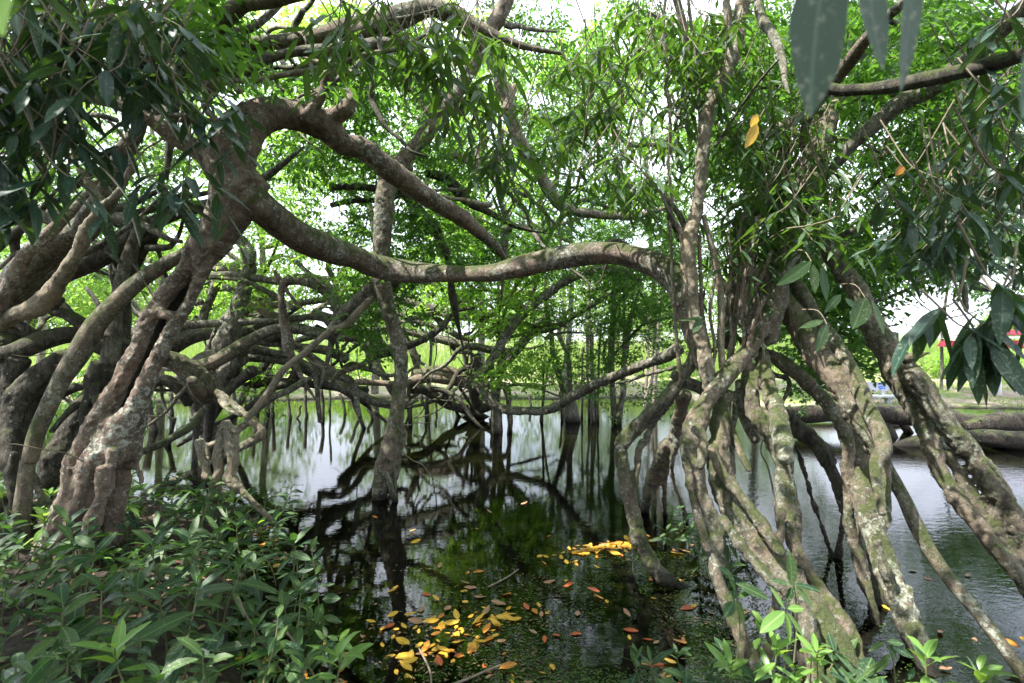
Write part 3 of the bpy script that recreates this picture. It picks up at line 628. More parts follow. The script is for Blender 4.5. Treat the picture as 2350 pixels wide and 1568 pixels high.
limb(T4, 'limb', 'grey', 9.6, 9.2, 'd 1540,90,30 1600,150,34 1650,210,30 1640,290,30', 'd 1500,90,14 1580,190,14 1650,280,14', 'd 1600,190,46 1622,300,48 1592,430,56 1542,580,56 1505,700,72 1470,800,92 1440,860,70', 'd 1480,750,60 1560,800,60 1600,850,50', weld=.026, ridge=.03, label='upright stub with a bent top')
limb(T4, 'limb', 'grey', 10.2, 10.0, 'd 1320,400,24 1370,395,34 1430,385,36 1395,450,34 1370,530,34 1330,620,36 1330,680,32', 'd 1370,260,16 1450,300,26 1560,300,20', weld=.026)
limb(T4, 'limb', 'grey', 9.6, 9.2, 'd 1240,420,24 1350,372,30 1550,362,30 1700,382,26 1830,398,26 1960,392,32 2080,425,44 2170,500,46 2210,590,40 2190,700,34', 'd 1900,240,12 1960,300,16 2040,370,16 2100,420,12')
limb(T4, 'limb', 'pale', 10.4, 10.0, 'd 1560,660,26 1600,600,32 1680,562,30 1850,556,26 2000,540,25 2150,518,22 2350,490,18', ('d 1680,560,30 1740,590,44 1800,640,44 1850,700,40', 10.3, 10.3), ('d 1610,500,20 1640,560,28 1720,590,30', 10.3, 10.3), weld=.028)
limb(T4, 'limb', 'red', 8.9, 8.9, 'd 1900,385,40 1850,420,34 1832,500,26 1850,640,32 1870,740,36 1880,840,40 1900,890,30', 'd 1790,330,14 1830,400,22', lump=.2, label='reddish upright stub among grey roots')
limb(T4, 'limb', 'grey', 9.0, 9.6, 'd 1040,790,30 1100,740,36 1180,690,38 1300,680,30 1450,670,28 1600,662,25 1800,660,23 2000,640,24 2110,650,26 2150,690,20')
limb(T4, 'limb', 'dark', 9.8, 10.2, 'd 1040,850,70 1130,800,76 1250,760,66 1400,740,40 1560,740,32 1700,700,30', ('d 1560,700,20 1660,720,40 1780,740,30 1850,830,28 1880,900,24', 10.4, 10.4), lump=.2, ridge=.05)
limb(T4, 'root', 'mossy', 8.6, 9.4, 'd 1130,930,40 1230,960,46 1380,930,50 1500,865,50 1620,790,46 1750,725,42 1900,702,42 2050,730,38 2200,760,34 2330,770,26 e 60,765,18 130,790,20 180,830,22 192,890,22 150,940,22 80,970,20 0,1000,20 -60,1060,16', lump=.1, label='long arched mossy root')
limb(T4, 'root', 'dark', 10.2, 10.8, 'd 1500,950,40 1560,1010,52 1650,1055,50 1750,1065,45 1850,1070,42 1950,1070,34 2080,1085,34 2250,1110,28 2400,1112,24', lump=.14)
limb(T4, 'root', 'grey', 9.8, 10.8, 'd 1560,900,36 1700,900,42 1850,910,46 1980,950,52 2090,1010,50 2200,1075,42 2330,1130,38 e 220,1180,30 330,1200,24 440,1190,20', ('d 1960,850,26 2030,900,34 2110,960,38 2210,1015,34 2290,1050,28 2320,1120,24 2330,1200,20 2350,1290,18', 9.6, 9.7), ('d 2060,1000,22 2075,1100,18 2080,1200,18 2090,1320,18', 9.8, 9.8), ('d 1640,830,30 1760,860,34 1900,880,30', 9.9, 9.9), lump=.15)
limb(T4, 'root', 'grey', 8.4, 8.0, 'd 2030,1030,14 1990,1045,24 1890,1105,26 1790,1150,28 1720,1200,24 1650,1270,22')
limb(T4, 'root', 'dark', 7.4, 6.2, 'd 1325,1240,26 1250,1345,30 1110,1430,27 960,1500,26 870,1525,24')
limb(T4, 'root', 'dark', 9.2, 9.6, 'd 960,1120,30 1010,1060,36 1080,1040,44 1150,1080,44 1200,1140,40 1240,1200,36', 'd 1000,1110,12 1100,1112,12 1200,1110,10', 'd 1380,1170,40 1370,1290,40 1360,1400,34 1370,1500,24')
rootlets(T4, [(400, 960, 385, 1035, 6, 10.4), (452, 950, 446, 1130, 9, 8), (700, 880, 705, 965, 4, 10.8), (630, 870, 628, 962, 5, 11), (660, 890, 668, 970, 4, 11), (580, 850, 592, 960, 5, 11.5), (608, 850, 616, 958, 4, 11.5), (735, 890, 742, 975, 5, 10.5), (780, 905, 795, 960, 4, 11), (805, 895, 828, 965, 4, 10.8), (845, 930, 855, 972, 4, 10.6),
             (335, 900, 355, 1000, 10, 10), (390, 900, 396, 960, 5, 12), (530, 860, 545, 950, 7, 12), (760, 820, 755, 950, 3, 10), (690, 930, 680, 970, 3, 10.4)], 31)
boughs(T4, 58, (330, 900, 640, 880), 9.2, 13, 305, (4, 11), (130, 360), (-.5, .5), ('dark', 'grey', 'mossy'), 'root', 0)
tw(T4, 20, 14, up=-.05, ln=(.3, 1.0), r0=.012)
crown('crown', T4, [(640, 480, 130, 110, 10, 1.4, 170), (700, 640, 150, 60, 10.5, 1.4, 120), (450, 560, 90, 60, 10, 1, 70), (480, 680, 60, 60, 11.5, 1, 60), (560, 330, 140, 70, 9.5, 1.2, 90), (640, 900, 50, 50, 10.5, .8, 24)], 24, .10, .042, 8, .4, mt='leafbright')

# --- T5: the tree in the middle of the pond with a mossy arched root
T5 = thing('fig_tree', 'fig in mid-pond with dark horizontal limbs and an arched mossy root over the water', 'tree', at(1105, 950, 13.6))
DOFF[T5.name] = 1.8
limb(T5, 'trunk', 'dark', 12.6, 13.2, 'e 960,600,40 1010,650,34 1040,750,32 1055,860,32 1050,960,34 1030,1080,36 1010,1200,36 900,1250,40 870,1270,40', 'e 1040,1000,30 1090,900,26 1150,830,26 1250,720,24 1340,630,22 1380,560,16', 'e 900,880,30 900,980,30 880,1100,44 900,1230,44', ridge=.04, weld=.035, lump=.14)
limb(T5, 'limb', 'grey', 12.0, 12.4, 'e 320,500,30 420,530,30 520,560,34 640,590,36 750,618,34 860,640,28 960,650,30', 'e 700,600,44 740,650,30 740,690,12', lump=.14)
limb(T5, 'limb', 'grey', 11.6, 12.0, 'e 0,725,14 120,720,16 260,720,22 350,700,24 420,725,28 500,740,34 600,760,34 700,785,34 800,810,34 900,825,32 1000,845,28', lump=.1, label='straight pinkish limb sloping gently right')
limb(T5, 'limb', 'dark', 12.0, 12.2, 'e 720,490,30 780,545,30 860,595,36 930,625,40 1000,605,32 1050,560,26 1075,500,26 1080,420,26 1090,330,22 1070,240,18', 'e 1080,480,26 1160,480,30 1240,500,28 1330,510,24 1420,470,20', 'e 1090,540,22 1180,590,24 1260,560,18', weld=.035, lump=.14)
limb(T5, 'limb', 'grey', 12.4, 12.6, 'e 380,670,14 470,660,18 540,680,18 640,705,20 720,730,24 790,770,26 850,810,20', 'e 600,590,14 640,660,18 700,700,20 770,760,24', 'e 490,640,12 530,650,10', 'e 850,790,20 900,740,20 960,720,22 1010,710,22')
limb(T5, 'root', 'red', 11.6, 12.4, 'e 70,1075,20 130,1065,26 220,1070,26 330,1075,26 440,1070,36 500,1045,40 580,1030,40 660,1030,42 740,1042,42 820,1062,38 900,1082,36 1000,1075,36 1100,1088,26', label='smooth reddish arched root', lump=.12)
limb(T5, 'root', 'mossy', 12.2, 12.4, 'e 450,1040,20 520,1000,30 600,975,34 700,975,36 780,1010,30 830,1060,24', 'e 470,1020,30 600,1010,50 740,1020,40')
limb(T5, 'root', 'dark', 12.0, 13.0, 'e 460,1100,40 540,1110,40 620,1150,40 700,1200,42 800,1230,40 880,1260,30', 'e 440,1170,26 520,1120,30', 'e 600,1150,16 700,1140,18 760,1100,14', 'e 780,1090,12 830,1170,12 880,1260,12', 'e 680,1120,10 720,1190,10 770,1270,10', ridge=.03, lump=.2)
limb(T5, 'root', 'grey', 10.4, 11.0, 'e -60,1020,20 0,1045,26 60,1100,30 160,1160,30 300,1195,28 440,1190,24', 'e 20,1050,20 70,1100,18 90,1200,16 130,1300,14', 'e 0,1080,40 90,1130,44 200,1180,34', lump=.15)
limb(T5, 'dead_branch', 'dark', 11.6, 12.6, 'e 1090,1078,12 1180,1072,14 1250,1078,15 1330,1082,10 1405,1072,4')
limb(T5, 'root', 'dark', 12.6, 12.4, 'e 200,790,20 220,860,22 250,950,24 290,1030,28 330,1110,28 360,1160,24', 'e 430,760,16 460,850,20 490,930,22 515,1000,24')
limb(T5, 'root', 'grey', 13.0, 13.2, 'e 800,830,14 820,930,20 830,1030,18 840,1080,14', 'e 850,840,12 860,940,12 850,1040,10', 'e 1050,740,16 1040,900,18 1030,1020,20')
for (x0, y0, x1, y1, x2, y2, s) in [(1000, 820, 950, 990, 1080, 870, 1), (950, 800, 1030, 950, 1090, 850, 2), (1030, 780, 1050, 850, 1100, 835, 3), (820, 840, 840, 900, 860, 960, 4)]:
    limb(T5, 'vine', 'dark', 11.4, 11.4, f'F {x0},{y0-40},1.6 {x0},{y0},1.6 {(x0+x1)//2},{(y0+2*y1)//3},1.5 {x1},{y1-30},1.6 {(x1+x2)//2},{(y1+y2)//2+5},1.5 {x2},{y2-30},1.6', lump=.05)
rootlets(T5, [(990, 770, 980, 930, 4, 12), (816, 1000, 822, 990, 3, 11), (965, 905, 985, 975, 4, 12.2), (940, 880, 942, 985, 5, 11.3), (1000, 920, 1002, 960, 3, 12.4), (1040, 900, 1050, 965, 4, 12.4), (1070, 930, 1085, 975, 4, 12.6), (1130, 900, 1136, 975, 7, 12), (1148, 930, 1150, 1000, 5, 12), (1165, 890, 1172, 975, 6, 12.4), (1125, 960, 1122, 985, 4, 12), (1180, 560, 1050, 700, 2, 9), (940, 920, 930, 985, 3, 11.5), (855, 640, 850, 800, 2, 9),
             (1075, 560, 1073, 830, 2, 11), (1160, 640, 1140, 760, 2, 10.5)], 32)
boughs(T5, 44, (840, 1260, 640, 900), 12.5, 15, 306, (2.5, 7), (90, 260), (-.7, .7), ('dark', 'grey'), 'root', 0)
boughs(T5, 16, (980, 1300, 380, 620), 10, 13, 307, (3, 6))
tw(T5, 30, 15, up=.2)
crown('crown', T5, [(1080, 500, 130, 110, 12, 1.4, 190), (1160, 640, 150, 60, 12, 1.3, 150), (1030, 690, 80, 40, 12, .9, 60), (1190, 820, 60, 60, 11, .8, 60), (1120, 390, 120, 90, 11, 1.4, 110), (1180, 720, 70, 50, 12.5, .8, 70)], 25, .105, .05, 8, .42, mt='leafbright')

# --- T6, T7: slender trees standing in the water
T6 = thing('slender_tree', 'slender twin-stemmed tree standing in the pond right of the root loop', 'tree', at(1315, 975, 13))
DOFF[T6.name] = 1.0
limb(T6, 'trunk', 'grey', 11.5, 13, 'e 1320,-200,10 1330,100,11 1340,300,13 1348,480,16 1350,600,19 1375,700,22 1385,800,20 1400,920,22 1440,1040,26 1470,1150,28 1490,1250,34 1500,1340,36', ('e 1500,560,12 1460,650,16 1425,730,17 1445,800,18 1478,880,20 1490,1000,22 1490,1120,30 1520,1230,32 1540,1320,38', 12.8, 13), ridge=.06, weld=.032)
limb(T6, 'limb', 'dark', 12, 12.6, 'e 1100,770,10 1200,745,18 1300,730,22 1400,705,22 1480,660,22 1560,610,20 1640,560,16', 'e 1330,690,14 1240,760,20 1160,850,24 1090,930,26')
rootlets(T6, [(1265, 810, 1240, 975, 3, 12.5), (1248, 830, 1243, 980, 3, 12.2), (1285, 900, 1292, 975, 3, 13), (1300, 930, 1300, 975, 4, 13), (1345, 740, 1352, 970, 4, 13), (1360, 760, 1366, 975, 4, 13), (1337, 800, 1335, 965, 3, 13.2), (1378, 760, 1372, 978, 3, 13), (1215, 905, 1218, 945, 3, 13.6)], 33)
boughs(T6, 14, (1200, 1500, 250, 700), 10, 13, 308, (2.5, 6))
tw(T6, 20, 16, up=.2)
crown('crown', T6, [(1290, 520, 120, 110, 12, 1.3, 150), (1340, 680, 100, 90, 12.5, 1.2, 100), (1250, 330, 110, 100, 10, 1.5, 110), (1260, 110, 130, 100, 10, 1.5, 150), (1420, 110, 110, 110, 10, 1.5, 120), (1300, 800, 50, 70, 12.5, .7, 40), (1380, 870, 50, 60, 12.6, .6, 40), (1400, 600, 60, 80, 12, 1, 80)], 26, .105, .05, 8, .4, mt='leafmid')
T7 = thing('slender_tree', 'two straight slim trunks side by side in the pond before the pale bank', 'tree', at(1412, 968, 13.4))
DOFF[T7.name] = .6
limb(T7, 'trunk', 'grey', 12.4, 13.4, 'e 1795,80,14 1792,300,15 1780,500,18 1775,650,22 1768,800,26 1768,950,26 1778,1100,24 1788,1220,26 1795,1330,30', ('e 1960,420,12 1930,540,16 1890,660,20 1868,800,24 1852,920,26 1850,1030,22 1855,1120,24 1835,1230,24 1815,1330,26', 13, 13.2), ('e 1740,780,10 1720,900,14 1760,1000,14', 13.2, 13.2), ridge=.04, weld=.032)
limb(T7, 'limb', 'dark', 13, 12.4, 'e 1880,790,10 1930,730,12 1990,680,12 2080,655,10 2160,640,8', 'e 1800,560,12 1850,500,14 1900,440,12 1960,400,10', 'e 1790,880,10 1830,830,8 1880,780,8')
rootlets(T7, [(1350, 600, 1362, 980, 4, 13), (1430, 560, 1432, 880, 4, 13), (1525, 560, 1500, 945, 5, 12), (1490, 720, 1484, 940, 4, 12.5), (1510, 780, 1478, 950, 4, 12.5)], 34, 'red')
tw(T7, 40, 17, up=.2)
crown('crown', T7, [(1470, 640, 90, 110, 12.5, 1.1, 130), (1490, 780, 70, 80, 12.5, .9, 55), (1440, 330, 110, 130, 11, 1.5, 140), (1520, 560, 60, 90, 11, 1, 90), (1420, 780, 40, 80, 12.8, .7, 50), (1500, 900, 60, 30, 12.5, .7, 24)], 27, .12, .05, 8, .42, mt='leafmid')

# --- T9: the thin looped root hanging over the pond
RF[0] = .95
T9 = thing('looped_root', 'smooth grey root hanging in a wide loop over the middle of the pond', 'root', at(1120, 943, 10.5))
limb(T9, 'root', 'grey', 11.5, 6.2, 'e 1960,400,22 1870,345,24 1780,325,26 1620,340,28 1480,400,32 1350,490,36 1230,575,37 1140,670,36 1065,780,34 1010,880,32 950,970,32 905,1015,36 930,1110,36 980,1185,35 1060,1240,32,11.2 1200,1250,28 1350,1240,30,10.6 1450,1190,32 1550,1130,32 1700,1062,34 1850,1002,34 2000,945,36 2120,895,38,7.5 2220,850,36,6.2',
     ('e 2230,960,20 2160,975,14 2000,1010,15 1880,1050,13 1800,1068,9', 6.4, 8.6), ('e 2100,900,30 2170,860,34 2200,820,24', 7.4, 7.2), weld=.022, lump=.1)
limb(T9, 'root', 'grey', 11.6, 12.2, 'e 990,950,16 1000,1080,20 1010,1200,20 1015,1330,26', 'e 1060,1070,14 1095,1180,14 1105,1290,14')

# --- vines
V1 = thing('hanging_vine', 'thin pale vine hanging straight down left of the upright stems, ending in a hook', 'vine', at(1545, 560, 4.2))
limb(V1, 'stem', 'pale', 4.2, 4.4, 'b 2135,-80,10 2118,80,10 2110,250,11 2135,420,10 2130,560,11 2150,700,11 2155,900,12 2140,1050,11 2165,1300,12 2155,1500,11 e 2150,0,11 2165,200,12 2168,350,12 2185,600,13 2200,800,14 2215,950,15 2225,1030,14 2205,1085,13', lump=.16)
V2 = thing('hanging_vine', 'grey vine dropping from the top branches in a sharp kink, left of top centre', 'vine', at(880, 60, 3.9))
limb(V2, 'stem', 'grey', 3.9, 3.9, 'b 640,60,10 520,95,12 460,110,14 370,125,13 300,132,14 268,170,15 262,240,14 258,300,14 280,380,12 310,450,10 330,525,8', lump=.14)

# --- T8: the root tree on the right
RF[0] = .90
T8 = thing('strangler_fig', 'many-legged strangler fig on the right with mossy stilt roots fanning into the water', 'tree', at(1800, 1480, 3.4))
limb(T8, 'trunk', 'mossy', 4.7, 4.5,
     ('c 1090,720,44 1050,850,60 1010,950,84 960,1200,92 920,1400,96 f 880,0,90 800,140,80 740,280,96 700,380,112 660,480,110 640,580,92 620,700,84 600,800,60', 4.9, 4.5),
     ('f 930,40,70 880,160,66 800,260,70 740,330,80', 4.9, 4.6), ('f 720,420,70 690,560,70 680,680,60 670,800,50', 4.4, 4.4),
     ('c 870,1300,70 f 560,-20,70 500,140,66 470,300,60 450,480,60 430,650,56 420,820,60', 5.1, 4.8),
     ('f 760,600,34 830,650,40 900,740,44', 4.6, 4.5), ('f 760,420,50 790,520,34 740,620,30', 4.5, 4.4),
     ridge=.06, weld=.02, lump=.16, it=3)
limb(T8, 'root', 'mossy', 4.4, 3.12, 'f 690,600,84 620,720,58 540,860,56 430,990,62 330,1110,62 255,1220,66 205,1340,84 170,1450,70 160,1550,52 i 190,100,56 240,330,52 320,500,54 350,650,58 350,800,54 350,920,58 410,1040,54 480,1200,52 560,1400,52 650,1590,50 720,1750,60',
     ('f 215,1350,50 260,1440,30 240,1567,30 i 230,160,24', 3.75, 3.6), ('i 140,120,30 170,330,30 240,560,30 290,700,34', 3.8, 3.6),
     ('i 500,1180,30 520,1300,26 500,1420,20', 3.3, 3.2), ridge=.03, weld=.014, lump=.12, label='pale front root curving out and down to the frame bottom')
limb(T8, 'root', 'mossy', 4.2, 3.05, 'f 400,1120,62 370,1300,70 360,1450,70 i 340,30,80 370,200,88 440,380,96 540,560,98 660,730,96 780,880,92 900,1020,100 1000,1180,118 1080,1320,140 1150,1480,156 1200,1650,180',
     ('i 316,20,40 350,130,38 420,240,40 520,360,42 640,530,44 760,720,44', 3.85, 3.45), ('i 390,480,30 500,660,34 640,840,36 760,960,30', 3.55, 3.3), ('i 880,1000,50 930,1200,56 980,1400,56 1000,1600,60', 3.2, 3.05), ridge=.035, weld=.014, lump=.11, label='broad mossy root swelling to a buttress at the bottom')
limb(T8, 'root', 'mossy', 4.4, 3.3, 'f 640,840,40 655,1000,60 700,1150,62 750,1300,66 780,1450,60 790,1567,50', ('f 540,900,40 555,1100,54 580,1250,60 660,1380,58 730,1500,54 i 745,60,52 765,250,50 790,450,56 830,640,56 910,800,46 1010,950,50 1120,1100,56 1220,1280,52 1285,1470,44 1310,1600,40', 4.3, 3.12),
     ('i 790,60,40 815,260,40 860,480,36 870,640,30', 3.9, 3.7), ('i 775,440,28 765,640,30 790,850,36 735,1040,36 700,1200,34 690,1300,30', 3.65, 3.4), ('i 870,830,46 920,980,46 940,1180,46 960,1420,44', 3.5, 3.2), ('i 800,760,60 840,960,50 880,1200,44', 3.65, 3.5), ridge=.03, weld=.014, lump=.12, label='forked lichen-spotted root in the middle of the fan')
limb(T8, 'root', 'mossy', 4.5, 4.2, 'f 660,850,26 730,900,40 800,950,46 930,1060,46 1050,1180,46 1150,1300,46 1200,1440,42 1215,1567,42 i 1205,150,42 1220,320,42 1215,500,42 1265,700,38 1300,880,32 1345,1050,26', 'i 1330,700,38 1380,860,44 1410,1020,44 1400,1140,50 1390,1260,56', 'i 1270,500,22 1290,700,24 1330,900,26', 'i 1380,1100,60 1330,1180,40', weld=.016, lump=.12, ridge=.03)
limb(T8, 'root', 'mossy', 4.6, 3.5, 'f 740,430,60 780,520,72 850,620,86 950,790,94 1050,940,94 1180,1130,96 1270,1300,98 1350,1440,86 1400,1560,66 i 1425,260,50 1450,430,30 1462,560,16', 'f 1240,1280,60 1260,1450,60 i 1280,60,86 1290,260,86 1345,500,92 1410,710,84 1490,900,84 1570,1100,84 1640,1280,78 1690,1400,60', ('i 1560,920,20 1610,960,26 1590,1060,22 1620,1140,14', 3.75, 3.65), ('i 1380,640,30 1460,860,34 1540,1100,34', 3.75, 3.7), ridge=.04, weld=.016, lump=.12, label='thickest stilt root, mossy, standing in the dark water')
limb(T8, 'root', 'mossy', 4.7, 3.2, 'f 790,330,50 890,470,52 1000,640,52 1150,850,56 1260,1050,60 1350,1250,62 1420,1400,56 1440,1500,50 i 1390,130,40 1395,300,28 1430,460,24', ridge=.03, lump=.12)
limb(T8, 'root', 'mossy', 3.9, 3.1, 'f 1330,1500,60 i 1370,40,56 1470,200,48 1560,350,48 1625,490,54 1740,700,48 1880,900,46 2050,1100,46 2200,1300,46 2350,1500,46 2550,1760,50', lump=.1, label='slim straight root slanting to the bottom right corner')
limb(T8, 'root', 'mossy', 5.0, 3.6, 'f 960,40,56 1040,140,66 1110,260,66 1240,440,66 1330,610,72 1440,800,88 1540,980,106 1580,1100,90 1640,1250,60 1700,1370,56 1770,1530,54 i 1780,120,48 1870,300,50 2020,500,58 2160,690,62 2350,930,64 2560,1200,70',
     ('f 1600,1000,80 1690,1100,72 1800,1260,68 1920,1420,68 2040,1560,72 i 2040,110,80 2140,260,78 2280,490,74 2420,700,70 2600,950,80', 4.3, 3.9),
     ('f 1560,915,40 1620,893,30 1680,878,24 1740,864,16', 4.3, 4.2), ('f 1640,1160,36 1700,1300,36 1790,1440,34 1880,1560,30', 4.5, 4.4), ('i 1850,60,40 1970,280,44 2100,490,44 2220,660,40 2330,800,44', 4.25, 4.0), ridge=.03, weld=.018, lump=.11, label='outermost mossy root with a short snapped stub, splitting in two')
limb(T8, 'root', 'dark', 4.8, 4.6, 'f 780,1250,40 860,1340,60 960,1410,62 1050,1500,58 1100,1567,52 i 1020,20,50 1110,180,48 1165,300,46 1190,450,40', ('i 850,-10,16 890,100,15 930,230,15 980,400,16 1040,580,18 1095,740,18', 4.9, 5.3), ('i 1165,440,16 1160,560,18 1145,680,20 1120,790,22', 4.9, 5.25), ('i 1090,720,20 1115,780,30 1120,830,40', 5.25, 5.2), weld=.016)
limb(T8, 'root', 'mossy', 4.9, 4.6, 'e 2310,860,36 2290,930,44 2235,1010,46 2150,1130,50 2050,1250,50 1950,1340,50 1870,1420,54 1825,1500,50 h 1830,40,50 1855,180,50 1900,380,52 1950,580,52 2030,770,54 2130,890,54 2210,930,40', 'e 2160,1180,24 2040,1330,24 1990,1450,26 h 1955,10,28 1935,180,26 1905,420,22 1900,600,12 1915,820,9', ridge=.03, weld=.016, label='bowed grey root standing apart on the left of the fan')
limb(T8, 'root', 'mossy', 5.2, 6.6, 'f 130,1130,56 100,1290,52 60,1440,46 h 2130,20,46 2070,150,46 2020,280,40 1990,430,34', ('h 2150,20,30 2125,200,22 2120,340,20 2125,470,18', 5.8, 6.5), ('h 2200,-20,26 2165,140,18 2180,260,16 2240,420,16 2260,500,16', 5.6, 6.2), ('h 2190,60,20 2130,140,20 2060,300,16 2060,440,14', 5.9, 6.4), weld=.022)
limb(T8, 'root', 'grey', 4.6, 4.6, 'f 60,1000,30 130,1050,40 220,1085,46 290,1130,44', 'f -120,1290,30 40,1130,40 130,1020,34 180,930,30', 'f 470,1120,20 465,1280,22 440,1400,18 450,1567,16 i 460,200,12')
limb(T8, 'root', 'grey', 4.6, 4.2, 'f 500,1060,40 500,1200,40 540,1320,36 600,1440,34', 'f 600,900,20 700,1000,20 820,1080,16 i 640,0,6 680,150,6 710,300,7 740,560,7')
limb(T8, 'stem', 'pale', 4.1, 4.2, 'c 510,-80,44 500,80,40 475,250,48 430,390,50 360,560,54 295,740,48 258,950,44 238,1200,44 212,1400,46 f 180,60,50 160,200,54 160,380,58 180,560,52 230,760,46 270,950,52 295,1110,44', ('c 415,-80,22 410,60,22 425,200,24 445,340,24', 4.1, 4.1), ('c 560,-40,18 530,100,20 470,260,20', 4.15, 4.1), weld=.014, lump=.07, label='smooth pale upright stem with a cut white scar')
limb(T8, 'stem', 'pale', 4.15, 4.25, 'f 262,-30,18 320,190,22 360,390,27 375,600,26 372,800,26 388,990,24', ('f 375,420,30 410,440,24 400,480,10', 4.2, 4.2), lump=.1)
limb(T8, 'stem', 'pale', 4.3, 4.4, 'f 640,-40,16 560,170,18 500,330,20 480,480,18 460,700,20 440,850,24 430,930,22', 'f 520,-20,14 480,200,14 490,400,14', 'f 340,850,10 320,930,14 310,1000,16', 'f 620,300,24 560,400,24 500,470,20', label='brown switchy stems')
limb(T8, 'stem', 'red', 4.15, 4.25, 'f 560,200,12 520,420,14 500,600,16 520,760,14 500,860,10', 'f 600,-20,14 590,150,16 560,330,18 520,520,18 540,700,16 560,820,12', 'f 700,200,12 640,360,14 560,480,14 500,560,12', 'f 330,380,10 300,600,12 330,800,12 320,960,10', 'f 230,100,14 240,420,14 250,640,16 300,860,14', 'f 420,60,10 440,300,12 420,500,12 440,760,12', 'f 660,500,16 600,640,18 560,800,18 520,960,16', 'f 610,480,10 640,700,12 650,900,12 640,1100,12', lump=.14)
limb(T8, 'stem', 'grey', 4.3, 4.3, 'b 2190,-40,26 2240,150,28 2270,350,26 2290,520,26', 'c 0,1280,14 40,1380,20 90,1480,24 f 120,90,26 150,230,24', 'b 2100,1265,16 2200,1380,20 2260,1500,24', 'c 150,-40,12 190,250,12 215,500,12 240,900,10')
limb(T8, 'limb', 'grey', 4.3, 3.6, 'c 590,-60,26 640,120,32 720,250,32 770,400,26 790,520,20', 'c 330,960,8 450,780,10 600,560,10 750,390,9')
limb(T8, 'limb', 'red', 4.6, 3.0, 'c 900,960,26 930,800,32 970,710,38 1080,570,42 1200,420,46 1320,260,42 1450,120,42 1560,20,42 1680,-90,44', lump=.12, label='reddish limb rising behind the blurred near leaves')
limb(T8, 'limb', 'dark', 3.6, 2.6, 'c 960,560,26 1040,560,38 1150,585,42 1300,580,42 1500,560,46 1700,520,54 1900,482,52 2100,440,52 2360,360,54 2500,310,56', lump=.12, label='dark near branch crossing the upper right')
limb(T8, 'limb', 'grey', 5.0, 3.8, 'c 980,1230,30 1080,1130,34 1160,1040,40 1230,950,46 1350,850,54 1550,680,58 1750,590,58 1900,455,62 2050,350,62 2200,200,62 2400,20,62 2520,-90,64', lump=.09)
limb(T8, 'limb', 'pale', 4.9, 5.4, 'c 560,960,26 700,860,32 880,770,36 1060,710,38 1200,650,38 1400,620,34 1600,590,32 1760,590,26', 'c 920,900,30 1000,760,30 1090,700,30 1200,640,24')
limb(T8, 'limb', 'grey', 5.6, 5.4, 'c 600,660,10 800,640,12 1000,630,12 1160,625,12', 'c 1700,380,12 1800,330,18 1950,300,20 2080,300,20 2360,260,18', 'c 1680,580,18 1850,500,24 2000,500,24 2200,500,22 2400,470,22', 'c 1580,700,10 1700,700,14 1900,760,14 2100,850,12 2300,880,12', 'c 1560,640,12 1700,680,12 1800,690,10', 'c 1380,330,12 1450,430,10 1520,500,8', 'c 1720,460,10 1780,400,12 1900,390,10', label='thin dead-looking branches against the white sky')
limb(T8, 'limb', 'grey', 6.2, 5.8, 'c 1350,1390,14 1500,1390,18 1700,1400,16 f 1700,-30,10', 'f 1330,540,10 1420,520,14 1530,480,12 1620,440,10', 'f 1640,700,6 1720,660,7 1780,600,7 1850,650,6', 'f 1960,420,20 1970,560,18', 'f 2000,440,12 2200,470,14 2400,520,14')
boughs(T8, 30, (1560, 2350, 60, 560), 4.8, 8, 309)
tw(T8, 80, 18, up=.2, ln=(.3, 1.1), r0=.009, zmin=2.7)
crown('crown', T8, [(2000, 130, 170, 110, 6, 1.4, 190), (2200, 330, 160, 150, 6, 1.6, 230), (2120, 480, 170, 90, 7, 1.4, 190), (1960, 560, 110, 90, 7, 1.2, 120), (1680, 200, 120, 150, 6, 1.4, 150), (2250, 120, 110, 100, 6.5, 1, 190), (2080, 60, 130, 70, 8, 1, 150), (2060, 300, 130, 80, 8.5, 1, 150), (1840, 120, 110, 120, 8, 1, 130), (2130, 580, 130, 50, 7.5, 1, 100), (1760, 420, 90, 120, 5.8, .8, 90)], 28, .105, .042, 9, .42, mt='leafmid', hang=.5)

crown('crown', T8, [(1900, 800, 90, 110, 6.4, .8, 130), (1950, 660, 80, 80, 6.6, .8, 80), (1890, 865, 45, 30, 6.5, .4, 26), (1840, 700, 60, 80, 6.4, .6, 60), (2000, 730, 40, 60, 6.6, .4, 26)], 29, .085, .052, 9, .45, mt='leafmid', hang=.1)

# long-leaved drooping sprays, parts of the trees they hang from
def scatter(seed, boxes):
    r = RS(seed); o = []
    for (x, y, rx, ry, d, dd, n) in boxes:
        for _ in range(n):
            a, q = r.uniform(0, 6.28), math.sqrt(r.rand()); o.append((x + rx * q * math.cos(a), y + ry * q * math.sin(a), d + dd * r.uniform(-1, 1)))
    return o
def spraypart(parent, mt, spec, seed, **k):
    mb = MB(); sprays(mb, spec, seed, **k); return mb.build('foliage', [M[mt], M['twig']], parent)
spraypart(T2, 'leafdark', scatter(1, [(200, 70, 230, 100, 2.5, .4, 40), (60, 250, 110, 130, 2.4, .3, 22), (100, 400, 70, 60, 2.3, .2, 7), (300, 20, 80, 50, 2.6, .3, 10), (50, 120, 80, 110, 2.3, .3, 14)]) +
          [(425, 215, 2.5), (400, 240, 2.4), (450, 255, 2.5), (360, 190, 2.5), (470, 200, 2.6), (390, 385, 2.5), (430, 400, 2.5), (350, 410, 2.4), (460, 380, 2.5), (300, 330, 2.5), (320, 120, 2.5), (270, 150, 2.5)], 1, LL=.20, WW=.050, nl=7, down=.8)
